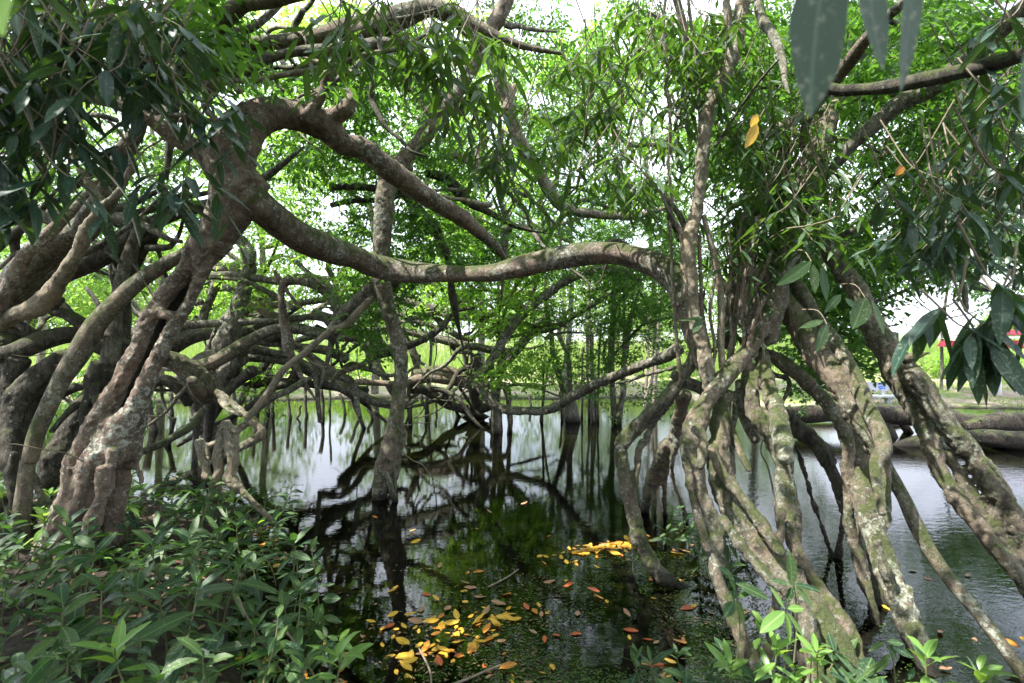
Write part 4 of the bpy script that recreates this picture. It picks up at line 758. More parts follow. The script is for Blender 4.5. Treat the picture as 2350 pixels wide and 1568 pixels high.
spraypart(T3, 'leafhang', scatter(2, [(860, 60, 120, 70, 3.6, .4, 12), (1060, 150, 110, 110, 3.6, .4, 22), (1110, 290, 90, 90, 3.7, .4, 14), (770, 40, 50, 60, 3.2, .3, 6), (1010, 50, 90, 60, 4, .4, 9)]), 2, LL=.20, WW=.042, nl=8, down=.7)
spraypart(T8, 'leafhang', scatter(3, [(1420, 170, 130, 110, 4.4, .6, 26), (1400, 330, 140, 90, 4.2, .6, 26), (1290, 250, 80, 90, 4.4, .5, 12), (1500, 60, 120, 70, 4.4, .6, 20), (1620, 300, 80, 200, 4.8, .5, 26), (1250, 430, 70, 50, 4, .3, 6), (1460, 440, 60, 50, 4.2, .3, 8), (1700, 100, 90, 100, 4.4, .6, 20), (1580, 120, 60, 110, 4.4, .4, 14), (1180, 370, 50, 60, 4.0, .3, 5)]), 3, LL=.20, WW=.037, nl=8, down=.6)
spraypart(T8, 'leafhang', scatter(4, [(1790, 300, 110, 90, 4.4, .4, 20), (1850, 420, 90, 90, 4.3, .4, 20), (1780, 480, 90, 80, 4.3, .3, 22), (1730, 560, 80, 80, 4.4, .2, 18), (1880, 530, 50, 50, 4.2, .3, 5), (1640, 620, 50, 60, 4.6, .2, 4), (1690, 700, 40, 80, 4.6, .2, 5)]), 4, LL=.215, WW=.041, nl=8, down=.5)
spraypart(T8, 'leafdark', scatter(5, [(2180, 430, 140, 70, 3.0, .5, 20), (2280, 250, 80, 150, 3.0, .5, 14), (2130, 540, 90, 50, 3.2, .4, 9), (2280, 520, 70, 60, 3.0, .3, 8), (2320, 100, 50, 100, 3, .4, 6)]), 5, LL=.19, WW=.045, nl=8, down=.7)
spraypart(T8, 'leafdark', [(2200, 745, 2.0), (2240, 765, 2.0), (2275, 640, 1.9), (2320, 650, 2.0), (2180, 700, 2.1), (2300, 770, 2.0), (2335, 735, 2.05), (2262, 740, 2.0), (2225, 720, 2.1)], 6, LL=.20, WW=.062, nl=7, down=1.6, ln=.12)
mb = MB()                              # the few pale sunlit leaves against the stilt roots
for k, (x0, y0, x1, y1, d, wd) in enumerate([(1862, 600, 1790, 662, 3.7, 15), (1866, 607, 1868, 672, 3.6, 12), (1885, 612, 1895, 690, 3.7, 12), (1985, 682, 1962, 756, 3.6, 22), (1898, 745, 1873, 806, 3.5, 14), (1890, 736, 1835, 752, 3.5, 8), (1930, 676, 1890, 716, 3.6, 10), (2000, 690, 2035, 764, 3.7, 10), (1610, 730, 1590, 765, 3.9, 9), (1612, 728, 1560, 742, 3.9, 6), (1940, 685, 1968, 712, 3.7, 9)]):
    p, q = at(x0, y0, d), at(x1, y1, d - .02); D = q - p
    leaves(mb, [p], [D], [np.array((.2, -1, .45))], np.linalg.norm(D), 2 * wd / 1175 * d, 'hi', 0, .03, .1, seed=k)
    if k in (0, 3, 4): tube(mb, np.c_[np.array([p + (.0, .3, .12), p + (.01, .12, .10), p]), [.005, .004, .003]], k, 0, 0, 5, 1, .05, False)
mb.build('sunlit_foliage', [M['leafhang'], M['twig']], T8)

for nm, mt_, lv in (('yellow_leaf', 'yellow', (1737, 285, 1713, 340, 3.3, 13)), ('yellow_leaf', 'yellow', (1738, 262, 1722, 292, 3.32, 9)), ('orange_leaf', 'orange', (2075, 383, 2052, 400, 3.2, 9))):
    mb = MB(); x0, y0, x1, y1, d, wd = lv; p, q = at(x0, y0, d), at(x1, y1, d); leaves(mb, [p], [q - p], [np.array((.3, -1, .3))], np.linalg.norm(q - p), 2 * wd / 1175 * d, 'hi', 0, .04, .1, seed=int(x0)); mb.build(nm, M[mt_], T8)

# ------------------------------------------------------------------ trees farther back
def bg_tree(label, x, ybase, d, ytop, spec, seed, mt='leaffar', lean=0, rr=9, LL=.15, kind='slender'):
    spec = [(a_, b_, c_, e_, f_ + (3.5 if d < 19 else 0), *g_) for a_, b_, c_, e_, f_, *g_ in spec]; LL *= 1.15 if d < 19 else 1; rr *= .8; d = max(d, 20.3); lean = lean or 40 * math.sin(x)
    zg = float(height((x - 1175) / 1175 * d, np.float64(d))); ybase = 784 + (HC - min(zg, .3) + .1) / d * 1175
    b = at(x, ybase, d); t = thing('background_tree', label, 'tree', b)
    r = RS(seed); s = []
    pts = [(x + lean * q + r.normal(0, 9) * (q > 0), ybase + (ytop - ybase) * q, rr * (1.25 - .75 * q)) for q in (0, .2, .4, .6, .8, 1)]
    s.append(('F ' + ' '.join(f'{a:.0f},{b_:.0f},{c:.1f}' for a, b_, c in pts), d, d))
    for k in range(6):
        q = r.uniform(.3, .85); i = min(4, int(q * 5)); x0, y0 = pts[i][0], pts[i][1]; dx = r.choice([-1, 1]) * r.uniform(60, 170); dy = -r.uniform(20, 120)
        s.append((f'F {x0:.0f},{y0:.0f},{rr*.6:.1f} {x0+dx*.4:.0f},{y0+dy*.3:.0f},{rr*.5:.1f} {x0+dx:.0f},{y0+dy:.0f},{rr*.2:.1f}', d, d + r.uniform(-1.2, 1.2)))
    limb(t, 'trunk', 'grey', d, d, *s)
    crown('crown', t, spec, seed, LL, LL * .45, 8, .55, mt=mt, nstem=20)
    return t
RF[0] = 1.0
bg_tree('bright green tree glimpsed behind the dark left-edge tangle', 90, 880, 14, 100, [(100, 250, 130, 110, 14, 1.5, 160), (80, 480, 120, 110, 14, 1.5, 150), (190, 650, 90, 50, 14, 1, 80), (150, 760, 60, 40, 14, 1, 20)], 41)
bg_tree('bright leafy tree seen between the pale forked limb and the hollow trunk', 370, 870, 15, 120, [(350, 420, 130, 130, 15, 2, 190), (390, 600, 110, 60, 15, 1.5, 120), (330, 180, 140, 110, 14, 2, 130)], 42)
bg_tree('yellow-green tree right behind the fork of the leaning trunk', 620, 870, 15, 60, [(620, 300, 140, 120, 15, 2, 180), (700, 480, 120, 80, 15, 2, 140), (640, 120, 160, 120, 14, 2, 190), (560, 640, 80, 40, 16, 1, 40)], 43, 'leafbright')
bg_tree('yellow-green tree behind the pale column, crown reaching the frame top', 860, 860, 15.5, 0, [(870, 280, 130, 130, 15, 2, 220), (800, 130, 130, 120, 14, 2, 160), (930, 520, 130, 90, 15.5, 1.5, 150), (960, 640, 120, 30, 16, 1, 70), (800, 620, 110, 50, 16, 1, 110)], 44, 'leafbright')
bg_tree('sunlit tree filling the gap above the middle of the long horizontal limb', 1100, 860, 16, 0, [(1080, 330, 140, 130, 15.5, 2, 240), (1060, 110, 130, 110, 15, 2, 180), (1160, 520, 130, 80, 16, 1.5, 220), (1180, 630, 120, 40, 16, 1, 120)], 45, 'leafbright')
bg_tree('bright tree just below the white gap of sky at the top centre', 1290, 858, 17, 120, [(1290, 320, 130, 90, 16, 2, 210), (1340, 180, 100, 60, 16, 2, 100), (1220, 150, 90, 60, 16, 2, 80), (1300, 500, 120, 110, 17, 2, 170), (1390, 640, 90, 60, 17, 1, 130)], 46, 'leafbright', rr=7)
bg_tree('leafy tree behind the hanging vine, right of the white sky gap', 1500, 860, 17, 0, [(1470, 200, 120, 150, 16, 2, 230), (1560, 420, 110, 130, 16.5, 2, 190), (1450, 480, 100, 90, 17, 2, 120), (1530, 650, 90, 70, 17, 1.5, 100), (1420, 30, 60, 50, 15, 1, 50)], 47, 'leafbright', rr=7)
bg_tree('green tree hidden behind the top of the stilt-rooted fig', 1740, 862, 15, 0, [(1700, 230, 140, 180, 14, 2, 230), (1850, 150, 120, 130, 14, 2, 160), (1880, 520, 90, 90, 15, 1.5, 110), (1640, 500, 60, 130, 15, 1.5, 110), (1860, 700, 60, 60, 15, 1, 60)], 48, 'leafmid')
bg_tree('open-crowned tree at the upper right over the pale bank', 2160, 880, 18.5, 60, [(2090, 420, 140, 90, 12.5, 1.5, 130), (2230, 560, 120, 60, 15, 1.2, 260), (2260, 330, 110, 120, 12, 1.5, 130), (2170, 650, 150, 20, 13, 1, 50), (2130, 130, 160, 120, 15, 1.5, 260), (2310, 620, 60, 90, 12, 1, 70), (2000, 620, 60, 40, 13, 1, 60)], 49, 'leafmid', lean=60, rr=3.5, LL=.14)

# unseen leaf masses added above and behind the frame to shade the pond
def shade_canopy(name, parent, boxes, seed, n, LL=.23):
    r = RS(seed); mb = MB(); B = []
    for (x0, x1, y0, y1, z0, z1, k) in boxes:
        nc = max(3, k // 34); c = np.stack([r.uniform(x0, x1, nc), r.uniform(y0, y1, nc), r.uniform(z0, z1, nc)], -1)
        q = c[r.randint(0, nc, k)] + r.normal(0, 1, (k, 3)) * (.40, .40, .22); B.append(q)
    B = np.vstack(B); B = B[(B[:, 2] > HC + np.maximum(.72 * B[:, 1], 0) + .9) | (B[:, 1] < -1)]
    T = r.normal(0, 1, (len(B), 3)); T[:, 2] *= .3
    B = B[r.rand(len(B)) < .95]; T = T[:len(B)]
    twigs(mb, B, T, .45, 9, LL, LL * .42, 'lo', seed, 0, .2, .3, nstem=10)
    return mb.build(name, [M['leafmid'], M['twig']], parent)
shade_canopy('crown', T1, [(-11, .5, -8, 3.5, 4.6, 7.5, 2600), (-11, .5, 3.5, 8.5, 6.5, 10, 1700)], 61, 0)
shade_canopy('crown', T8, [(.5, 11, -8, 3.5, 4.6, 7.5, 2200), (.8, 11, 3.5, 8, 6.5, 10, 1200)], 62, 0)
shade_canopy('crown', T2, [(-12, 5, -8, -3, .8, 5, 2000), (-13, -9.5, -3, 3, .8, 5, 600), (-7, -.6, .5, 4.5, 5.2, 6.6, 700)], 64, 0)  # low foliage behind the camera and left overhead, added to deepen the shade
shade_canopy('crown', T3, [(-10, 6, 8, 14, 9.5, 13.5, 1200)], 63, 0, .3)

# ------------------------------------------------------------------ far bank: grass, shrubs, bench, parasol, logs
def blades(mb, P, hgt, wdt, seed, m=0, lean=.35):
    r = RS(seed); n = len(P); a = r.uniform(0, 6.28, n); s = np.stack([np.cos(a), np.sin(a), 0 * a], -1); d = np.stack([-np.sin(a), np.cos(a), 0 * a], -1)
    h = (hgt * r.uniform(.5, 1.15, n))[:, None]; L_ = (lean * r.uniform(.2, 1.5, n))[:, None]; w_ = wdt * r.uniform(.6, 1.3, n)[:, None]
    up = np.array((0, 0, 1.)); q1 = P + up * h * .55 + d * L_ * h * .25; q2 = P + up * h * (1 - .2 * L_) + d * L_ * h
    V = np.stack([P - s * w_, P + s * w_, q1 + s * w_ * .8, q1 - s * w_ * .8, q2], 1).reshape(-1, 3); o = np.arange(n)[:, None, None] * 5
    mb.add(V, [(np.array([[0, 1, 2, 3]])[None] + o).reshape(-1, 4), (np.array([[3, 2, 4]])[None] + o).reshape(-1, 3)], m)
def zat(x, y): return height(np.asarray(x, float), np.asarray(y, float))
def onground(X, Y): return np.stack([X, Y, zat(X, Y) - .02], -1)

r = RS(71); mb = MB(); n = 26000
cx, cy2 = r.uniform(-34, 34, 900), 25 + 17 * r.rand(900) ** 1.3; k = r.randint(0, 900, n)
X = cx[k] + r.normal(0, .45, n); Y = np.maximum(cy2[k] + r.normal(0, .5, n), 23.8 + .8 * np.sin(X * .7)); P = onground(X, Y)
blades(mb, P, 1.15 + 1.15 * sstep(24, 31, Y) + .5 * nz(P * (1, 1, 0), .5, 4), .016, 72)
tag(mb.build('tall_grass', M['grass'], base=(0, 0, 0)), 'tall pale sunlit grass along the back of the far bank', 'grass', kind='stuff')
mb = MB(); n = 24000; X = r.uniform(-26, 26, n); Y = r.uniform(15.5, 24.5, n); P = onground(X, Y); keep = (P[:, 2] > .03) & (nz(P, .9, 8) + .35 * np.exp(-(Y - 17.6) ** 2 / 2.5) > .12)
P = P[keep]; blades(mb, P, np.full(len(P), .17), .013, 73, lean=.7)
tag(mb.build('short_grass', M['grass'], base=(0, 0, 0)), 'short bright green grass on the pale bank by the water', 'grass', kind='stuff')

def shrub(label, x, ybase, d, rx, hpx, seed, n, mt='leafbright', LL=.16):
    b = at(x, ybase, d); b[2] = zat(b[0], b[1]); t = thing('shrub', label, 'shrub', b); r = RS(seed); R = rx / 1175 * d; H = hpx / 1175 * d
    mb = MB()
    for q in range(7):
        a = r.uniform(0, 6.28); e = b + np.array((math.cos(a) * R * .6, math.sin(a) * R * .5, H * r.uniform(.5, .9))); c = (b + e) / 2 + (0, 0, H * .12)
        mb_ = MB(); tube(mb_, np.c_[np.array([b - (0, 0, .05), c, e]), [.02, .014, .006]], q, .1, 0, 6, 0, .2); mb_.build('stem', M['twig'], t)
    a = r.uniform(0, 6.28, n); q = r.rand(n) ** .5; z = r.rand(n) ** .8; B = b + np.stack([np.cos(a) * q * R, np.sin(a) * q * R * .7, z * H * (1.05 - .5 * q)], -1)
    T = np.stack([np.cos(a), np.sin(a), r.uniform(-.2, .9, n)], -1)
    twigs(mb, B, T, .3, 8, LL, LL * .4, 'lo', seed, 0, .2, .3)
    mb.build('foliage', M[mt], t); return t
shrub('bushy bluish-green shrub at the foot of the tall grass behind the parasol pole', 2225, 866, 24.0, 85, 84, 81, 420, 'leafbright')
shrub('low yellow-green shrub between the snapped stub and the parasol', 2120, 862, 24.5, 50, 55, 82, 150, 'grass')
shrub('light green shrub at the right edge below the red parasol', 2330, 868, 23.6, 50, 62, 83, 170, 'leafbright')
shrub('dry brownish bush on the far bank seen through the root loop', 1330, 870, 22.5, 55, 60, 84, 170, 'grass')
shrub('green bush on the far bank between the slim pond trunks', 1560, 868, 22.5, 60, 66, 85, 150, 'leafbright')
shrub('bush on the far bank left of the pale column', 800, 872, 23, 80, 75, 86, 200, 'leafbright')
shrub('leafy bush at the far water edge behind the crossing prop roots', 560, 878, 21, 90, 110, 87, 260, 'leafbright')
shrub('dark leafy bush behind the buttress roots at the left', 200, 880, 17, 130, 190, 88, 420, 'leafmid')

# the wood's far edge beyond the grass: paler, fully sunlit trees
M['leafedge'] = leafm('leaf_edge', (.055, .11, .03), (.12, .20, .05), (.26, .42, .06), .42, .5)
for k in range(15):
    if k in (6, 9, 12): continue
    r = RS(400 + k); x = -60 + k * 132 + r.uniform(-35, 35); d = 33 + 9 * r.rand(); hgt = (7.5 if x < 1850 else 3.6) + 2.2 * r.rand(); wd = 3.4 + 1.2 * r.rand()
    X0 = (x - 1175) / 1175 * d; b = np.array((X0, d, float(zat(X0, d)) - .1))
    t = thing('bank_tree', 'pale sunlit tree in the row beyond the far bank, ' + ('far left' if k < 2 else 'left of the leaning trunk' if k < 4 else 'behind the crossing prop roots' if k < 6 else 'behind the pale column' if k < 8 else 'behind the arched root in mid-pond' if k < 10 else 'behind the slim pond trunks' if k < 12 else 'behind the stilt roots' if k < 14 else 'at the right edge'), 'tree', b, 'trees in the row beyond the far bank')
    mb = MB(); tube(mb, [[*b, .2], [*(b + (r.normal(0, .3), 0, hgt * .45)), .15], [*(b + (r.normal(0, .5), 0, hgt * .85)), .05]], k, .1, 0, 8, 0, .5); mb.build('trunk', M['grey'], t)
    n = 620; q = unit(r.normal(0, 1, (n, 3))) * (r.rand(n) ** .35)[:, None]; q[:, 2] = np.where(q[:, 2] < 0, q[:, 2] * .9, q[:, 2]); B = b + (0, 0, hgt * .52) + q * (wd, wd * .7, hgt * .48) + nz(q * 3, 1.4, k)[:, None] * .45
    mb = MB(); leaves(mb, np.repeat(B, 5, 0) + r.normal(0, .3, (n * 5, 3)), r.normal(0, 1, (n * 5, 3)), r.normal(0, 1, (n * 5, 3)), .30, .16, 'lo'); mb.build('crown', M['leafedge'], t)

# distant trees beyond the grass
for k, (x, d, hgt, wd, lab) in enumerate([(250, 62, 9, 8, 'distant round tree beyond the grass, far left'), (560, 70, 8, 9, 'distant tree beyond the grass, behind the leaning trunk'), (880, 66, 7, 9, 'distant low tree behind the pale column'),
                                          (1180, 74, 6, 9, 'distant low tree in the centre beyond the grass'), (1500, 70, 7.5, 9, 'distant tree behind the slim pond trunks'), (1830, 66, 8, 9, 'distant tree behind the stilt roots'), (2330, 80, 6, 8, 'distant tree at the right edge above the parasol')]):
    b = at(x, 800, d); b[2] = zat(b[0], b[1]) - .1; t = thing('distant_tree', lab, 'tree', b); r = RS(200 + k)
    mb = MB(); tube(mb, [[*b, .3], [*(b + (0, 0, hgt * .5)), .22], [*(b + (.3, 0, hgt * .85)), .08]], k, .1, 0, 8, 0, .8); mb.build('trunk', M['dark'], t)
    n = 900; q = unit(r.normal(0, 1, (n, 3))) * (r.rand(n) ** .4)[:, None]; B = b + (0, 0, hgt * .55) + q * (wd * .6, wd * .5, hgt * .45) + nz(q * 3, 1, k)[:, None] * .5
    mb = MB(); leaves(mb, np.repeat(B, 4, 0) + r.normal(0, .4, (n * 4, 3)), r.normal(0, 1, (n * 4, 3)), r.normal(0, 1, (n * 4, 3)), .5, .3, 'lo')
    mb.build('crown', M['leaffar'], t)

def boxmb(mb, c, s, R=None, m=0, bev=.0):
    c = np.array(c, float); s = np.array(s, float) / 2
    V = np.array([(x, y, z) for x in (-1, 1) for y in (-1, 1) for z in (-1, 1)]) * s
    if R is not None: V = V @ np.array(R).T
    mb.add(V + c, [[[0, 1, 3, 2], [4, 6, 7, 5], [0, 4, 5, 1], [2, 3, 7, 6], [0, 2, 6, 4], [1, 5, 7, 3]]], m)
def bevel(o, w_=.008):
    b = o.modifiers.new('edge', 'BEVEL'); b.width = w_; b.segments = 2; return o
M['benchpaint'] = plain('bench_grey_paint', (.38, .40, .43), .5, 12, (.50, .52, .55)); M['blue'] = plain('blue_paint', (.03, .16, .62), .5)
M['white'] = plain('white_paint', (.80, .80, .82), .5); M['canvasred'] = plain('red_canvas', (.34, .02, .035), .8, 8, (.42, .03, .05)); M['canvascream'] = plain('cream_canvas', (.70, .66, .58), .8)  # parasol red darkened so its shade is in the canvas colour

bd = 14.8; b0 = at(2047, 950, bd); b0[2] = zat(b0[0], 17.2)
b0 = np.array((b0[0] * 17.2 / bd, 17.2, float(zat(b0[0] * 17.2 / bd, 17.2)))); S_ = 17.2 / 14.8
b0 = b0 + (-.42, 0, 0)
bench = thing('park_bench', 'small grey bench on the far bank half hidden behind the outermost root', 'bench', b0)
mb = MB(); boxmb(mb, b0 + (0, .28, .58), (1.05, .05, .30)); bevel(mb.build('backrest', M['benchpaint'], bench, False))
mb = MB(); boxmb(mb, b0 + (0, 0, .28), (1.2, .45, .06)); bevel(mb.build('seat', M['benchpaint'], bench, False))
for dx in (-.28, .28):
    mb = MB(); boxmb(mb, b0 + (dx, .02, .08), (.12, .16, .30)); boxmb(mb, b0 + (dx, .02, .215), (.22, .34, .075)); boxmb(mb, b0 + (dx, .22, .37), (.10, .06, .22)); bevel(mb.build('leg', M['benchpaint'], bench, False))
mb = MB()
for q, (dx, dz) in enumerate([(-.10, .10), (-.03, .12), (.05, .10), (.11, .07), (-.09, -.02), (-.01, .0), (.07, .01), (-.06, -.09), (.02, -.08), (.10, -.08)]):
    boxmb(mb, b0 + (.26 + dx, .2525, .58 + dz * .8), (.055 + .01 * (q % 3), .004, .045 + .012 * (q % 2)))
tag(mb.build('emblem', M['blue'], bench, False), 'small blue painted emblem')

pd = 19.0; pb = at(2289, 915, 19.0); pb[2] = float(zat(pb[0], pb[1]))
par = thing('parasol', 'red and cream parasol on a white pole on the far bank at the right edge', 'parasol', pb)
mb = MB(); tube(mb, [[*pb, .105], [*(pb + (0, 0, 1.2)), .10], [*(pb + (0, 0, 2.45)), .10]], 3, 0, 0, 14, 0, .4); mb.build('pole', M['white'], par)
def canopy(z0, z1, R0, R1, m, name, n=16, th=.0):
    mb = MB(); V = []; a = np.arange(n) / n * 2 * np.pi + .2
    for z, R in ((z0, R0), (z1, R1)):
        sc = R * (1 + .0 * a); V.append(np.stack([sc * np.cos(a), sc * np.sin(a), z + .10 * np.abs(np.cos(a * 4)) * (z == z0)], -1))
    for z, R in ((z0, R0 - .02), (z1 - .02, R1)):
        V.append(np.stack([R * np.cos(a), R * np.sin(a), z + .10 * np.abs(np.cos(a * 4)) * (z == z0)], -1))
    V = np.vstack(V) + pb; j = np.arange(n); j2 = (j + 1) % n
    mb.add(V, [np.stack([j, j2, n + j2, n + j], -1), np.stack([2*n + j2, 2*n + j, 3*n + j, 3*n + j2], -1), np.stack([j, 2*n + j, 2*n + j2, j2], -1)])
    mb.build(name, m, par, False)
canopy(1.72, 2.02, 1.75, 1.62, M['canvasred'], 'valance'); canopy(2.02, 2.16, 1.66, 1.30, M['canvascream'], 'canopy'); canopy(2.14, 2.5, 1.32, .05, M['canvasred'], 'canopy')
canopy(1.66, 1.80, 1.0, 1.62, M['canvascream'], 'lining')

RF[0] = 1.2
LG = thing('fallen_log', 'massive dark fallen log lying across the water edge behind the right stilt roots', 'log', at(2100, 1000, 11.5))
limb(LG, 'trunk', 'log', 12.6, 11.2, 'f 780,1265,36 900,1275,46 1100,1265,52 1350,1262,56 1500,1280,58 1700,1290,55 1900,1330,62 2100,1390,80 2350,1440,100 2600,1480,110', ('f 1840,1285,20 2000,1290,20 2200,1300,34 2450,1320,44 2650,1330,50', 11.8, 11.6), ('f 1960,1360,30 2150,1330,52 2350,1325,60 2600,1330,66', 11.3, 11.1), weld=.03, ridge=.04, lump=.14)
limb(LG, 'branch', 'log', 12.2, 11.6, 'f 1430,1300,34 1470,1370,26 1500,1430,24 1520,1480,20')
limb(LG, 'branch_stub', 'log', 12.4, 12.4, 'f 1480,1210,12 1490,1230,26 1510,1260,20')
RF[0] = 1.05
LG2 = thing('floating_log', 'rough dark log floating low in front of the big fallen log', 'log', at(1980, 1020, 10.7))
limb(LG2, 'trunk', 'log', 10.9, 10.5, 'f 1470,1500,20 1540,1490,34 1650,1470,40 1800,1440,40 1900,1430,44 2100,1430,50 2400,1450,64', ridge=.05, lump=.2)
LG3 = thing('fallen_log', 'pale thin log lying on the far shore behind the stilt roots', 'log', at(1850, 935, 15.5))
limb(LG3, 'trunk', 'pale', 14.6, 15, 'f 780,1245,12 900,1235,22 1100,1225,24 1300,1225,20')
LG4 = thing('fallen_log', 'short weathered log beside the water below the bench', 'log', at(2110, 1005, 13.4))
limb(LG4, 'trunk', 'pale', 13.2, 13.6, 'f 1380,1350,12 1480,1340,22 1620,1355,20 1700,1365,12')

RF[0] = 1.0
# ------------------------------------------------------------------ undergrowth on the banks
def plant_meshes(seed, hgt, nl, LL, WW, mt, whorl=True, lean=(.1, .1)):
    r = RS(seed); mb = MB(); top = np.array((lean[0], lean[1], hgt)); pts = np.array([(0, 0, -.05), (lean[0] * .3, lean[1] * .2, hgt * .4), top * (.9, .9, .8), top])
    tube(mb, np.c_[pts, [.0055, .005, .004, .0025]], seed, .05, 0, 6, 0, .05, False)
    ms = mb.build('stem', M['stem']); mb = MB()
    if whorl:
        k = np.arange(nl); a = k * 2.4 + r.rand() * 6; f = 1 - .62 * (k / nl) ** 1.3
        el = np.where(k < nl * .5, r.uniform(.2, 1.3, nl), r.uniform(-.35, .3, nl))
    else:
        k = np.arange(nl); a = np.where(k % 2 == 0, .3, 3.4) + r.normal(0, .25, nl); f = 1 - .8 * k / nl; el = r.uniform(.05, .6, nl)
    P = np.array([np.array([np.interp(q, [0, .4, .8, 1], pts[:, c]) for c in range(3)]) for q in f])
    D = np.stack([np.cos(a), np.sin(a), el], -1); sc = r.uniform(.6, 1.12, nl) * (.75 + .35 * np.sin(np.pi * (1 - f) + .4)); Nn = np.array((0, 0, 1.)) + r.normal(0, .25, (nl, 3))
    leaves(mb, P, D, Nn, LL * 1.30 * sc, WW * 1.2 * sc, 'hi', 0, .28, .12, seed=seed)
    mf = mb.build('foliage', M[mt]); return ms, mf
protos = [plant_meshes(300 + k, h, nl, L_, W_, mt, wh, ln) for k, (h, nl, L_, W_, mt, wh, ln) in enumerate([
    (.34, 9, .17, .050, 'seed', True, (.04, .03)), (.26, 8, .15, .046, 'seed', True, (-.05, .02)), (.42, 12, .18, .050, 'seed', True, (.08, -.06)), (.30, 10, .13, .044, 'seed', True, (.02, .06)),
    (.45, 13, .14, .042, 'seed', False, (.16, .02)), (.22, 7, .19, .056, 'seed', True, (0, -.04)), (.36, 11, .15, .040, 'seedb', True, (.05, .03)), (.20, 6, .12, .040, 'seedb', True, (0, .02))])]
used = set()
def plant(kind, x, y, z, rz, sc, label, group=None):
    t = thing('seedling_plant', label, 'plant', (x, y, z), group); t.rotation_euler = (0, 0, rz); t.scale = (sc, sc, sc)
    for o in protos[kind]:
        if (kind, o) in used or kind in used: c = o.copy(); COL.objects.link(c)
        else: c = o
        c.parent = t; c.location = (0, 0, 0)
    used.add(kind); return t
def seedlab(x, y, kd, sc):
    px = 1175 + x / y * 1175
    size = 'tiny' if sc < .78 else 'small' if sc < .95 else 'middling' if sc < 1.15 else 'big'
    look = ['green rosette seedling', 'short whorled seedling', 'tall whorled seedling', 'narrow-leaved seedling', 'leaning alternate-leaved seedling', 'broad-leaved seedling', 'pale green seedling', 'pale low seedling'][kd]
    row = 'at the bottom edge' if y < 3.1 else 'in the front of the carpet' if y < 3.8 else 'in the middle of the carpet' if y < 4.7 else 'at the back of the carpet'
    if px < 170: side = 'by the left edge'
    elif px < 330: side = 'below the leaning trunk'
    elif px < 480: side = 'between trunk and root arch' if y > 4 else 'left of the carpet centre'
    elif px < 620: side = 'near the root arch' if y > 4 else 'right of the carpet centre'
    else: side = 'beside the dark water'
    return f'{size} {look} {row}, {side}'
r = RS(91); cnt = 0; tries = 0; pl = []
while cnt < 225 and tries < 9000:
    tries += 1; y = r.uniform(2.35, 6.9); x = r.uniform(-1.05 * y - .3, np.interp(y, *LX) + .25)
    z = float(zat(x, y))
    if z < .02 and r.rand() > .25: continue
    if any((x - a) ** 2 + (y - b_) ** 2 < (.11 + .02 * y) ** 2 for a, b_ in pl): continue
    if (x + 3.9) ** 2 + (y - 4.8) ** 2 < .09 or (x + 4.9 < 0 and y > 5.0 and r.rand() > .15): continue
    if x < -2.6 and y < 3.3 and r.rand() > .45: continue
    pl.append((x, y)); cnt += 1
    kd = r.choice([0, 1, 2, 3, 4, 5, 6, 7], p=[.2, .15, .17, .15, .1, .13, .05, .05]); sc_ = r.uniform(.65, 1.35)
    plant(kd, x, y, max(z, -.02), r.uniform(0, 6.28), sc_,
          seedlab(x, y, kd, sc_), 'seedlings carpeting the left bank')
for k in range(32):
    a, q = r.uniform(0, 6.28), math.sqrt(r.rand()); x, y = 1.62 + 1.0 * q * math.cos(a), 2.85 + .55 * q * math.sin(a)
    plant(r.choice([0, 1, 3, 5, 6, 2]), x, y, max(float(zat(x, y)), 0), r.uniform(0, 6.28), r.uniform(.7, 1.15), ('small' if k % 3 else 'larger') + ' green seedling at the foot of the front roots, ' + ('left' if x < 1.3 else 'right' if x > 2 else 'middle') + (' front' if y < 2.8 else ' back'), 'seedlings at the foot of the right roots')
for k in range(14):
    x, y = 1.95 + r.normal(0, .22), 5.2 + r.normal(0, .35)
    plant(r.choice([1, 3, 4]), x, y, .0, r.uniform(0, 6.28), r.uniform(.8, 1.1), 'limp narrow-leaved seedling standing in water behind the bowed grey root', 'seedlings behind the bowed root')

def single_plant(name, label, base, tip, leafspec, mt, seed, W=.05, sr=.005):
    """one distinct plant: stem from base to tip, leaves as (start xyz, end xyz)"""
    t = thing(name, label, 'plant', base); mb = MB(); base, tip = np.array(base), np.array(tip); mid = (base + tip) / 2 + (.03, .02, 0)
    tube(mb, np.c_[np.array([base - (0, 0, .05), mid, tip]), [sr, sr * .8, sr * .5]], seed, .05, 0, 6, 0, .05, False); mb.build('stem', M['stem'], t); mb = MB()
    for k, (p, q, wd) in enumerate(leafspec):
        p, q = np.array(p), np.array(q); D = q - p; l = np.linalg.norm(D); leaves(mb, [p], [D], [np.array((0, -.75, .8))], l, wd, 'hi', 0, .05, .1, seed=seed + k)
    mb.build('foliage', M[mt], t); return t
def px_plant(name, label, b, tp_, lv, d, mt, seed, dz=.0):
    L_ = []
    for (x0, y0, x1, y1, wpx, dd) in lv: L_.append((at(x0, y0, d), at(x1, y1, d + dd), wpx / 1175 * d))
    return single_plant(name, label, at(b[0], b[1], d + .05), at(tp_[0], tp_[1], d), L_, mt, seed)
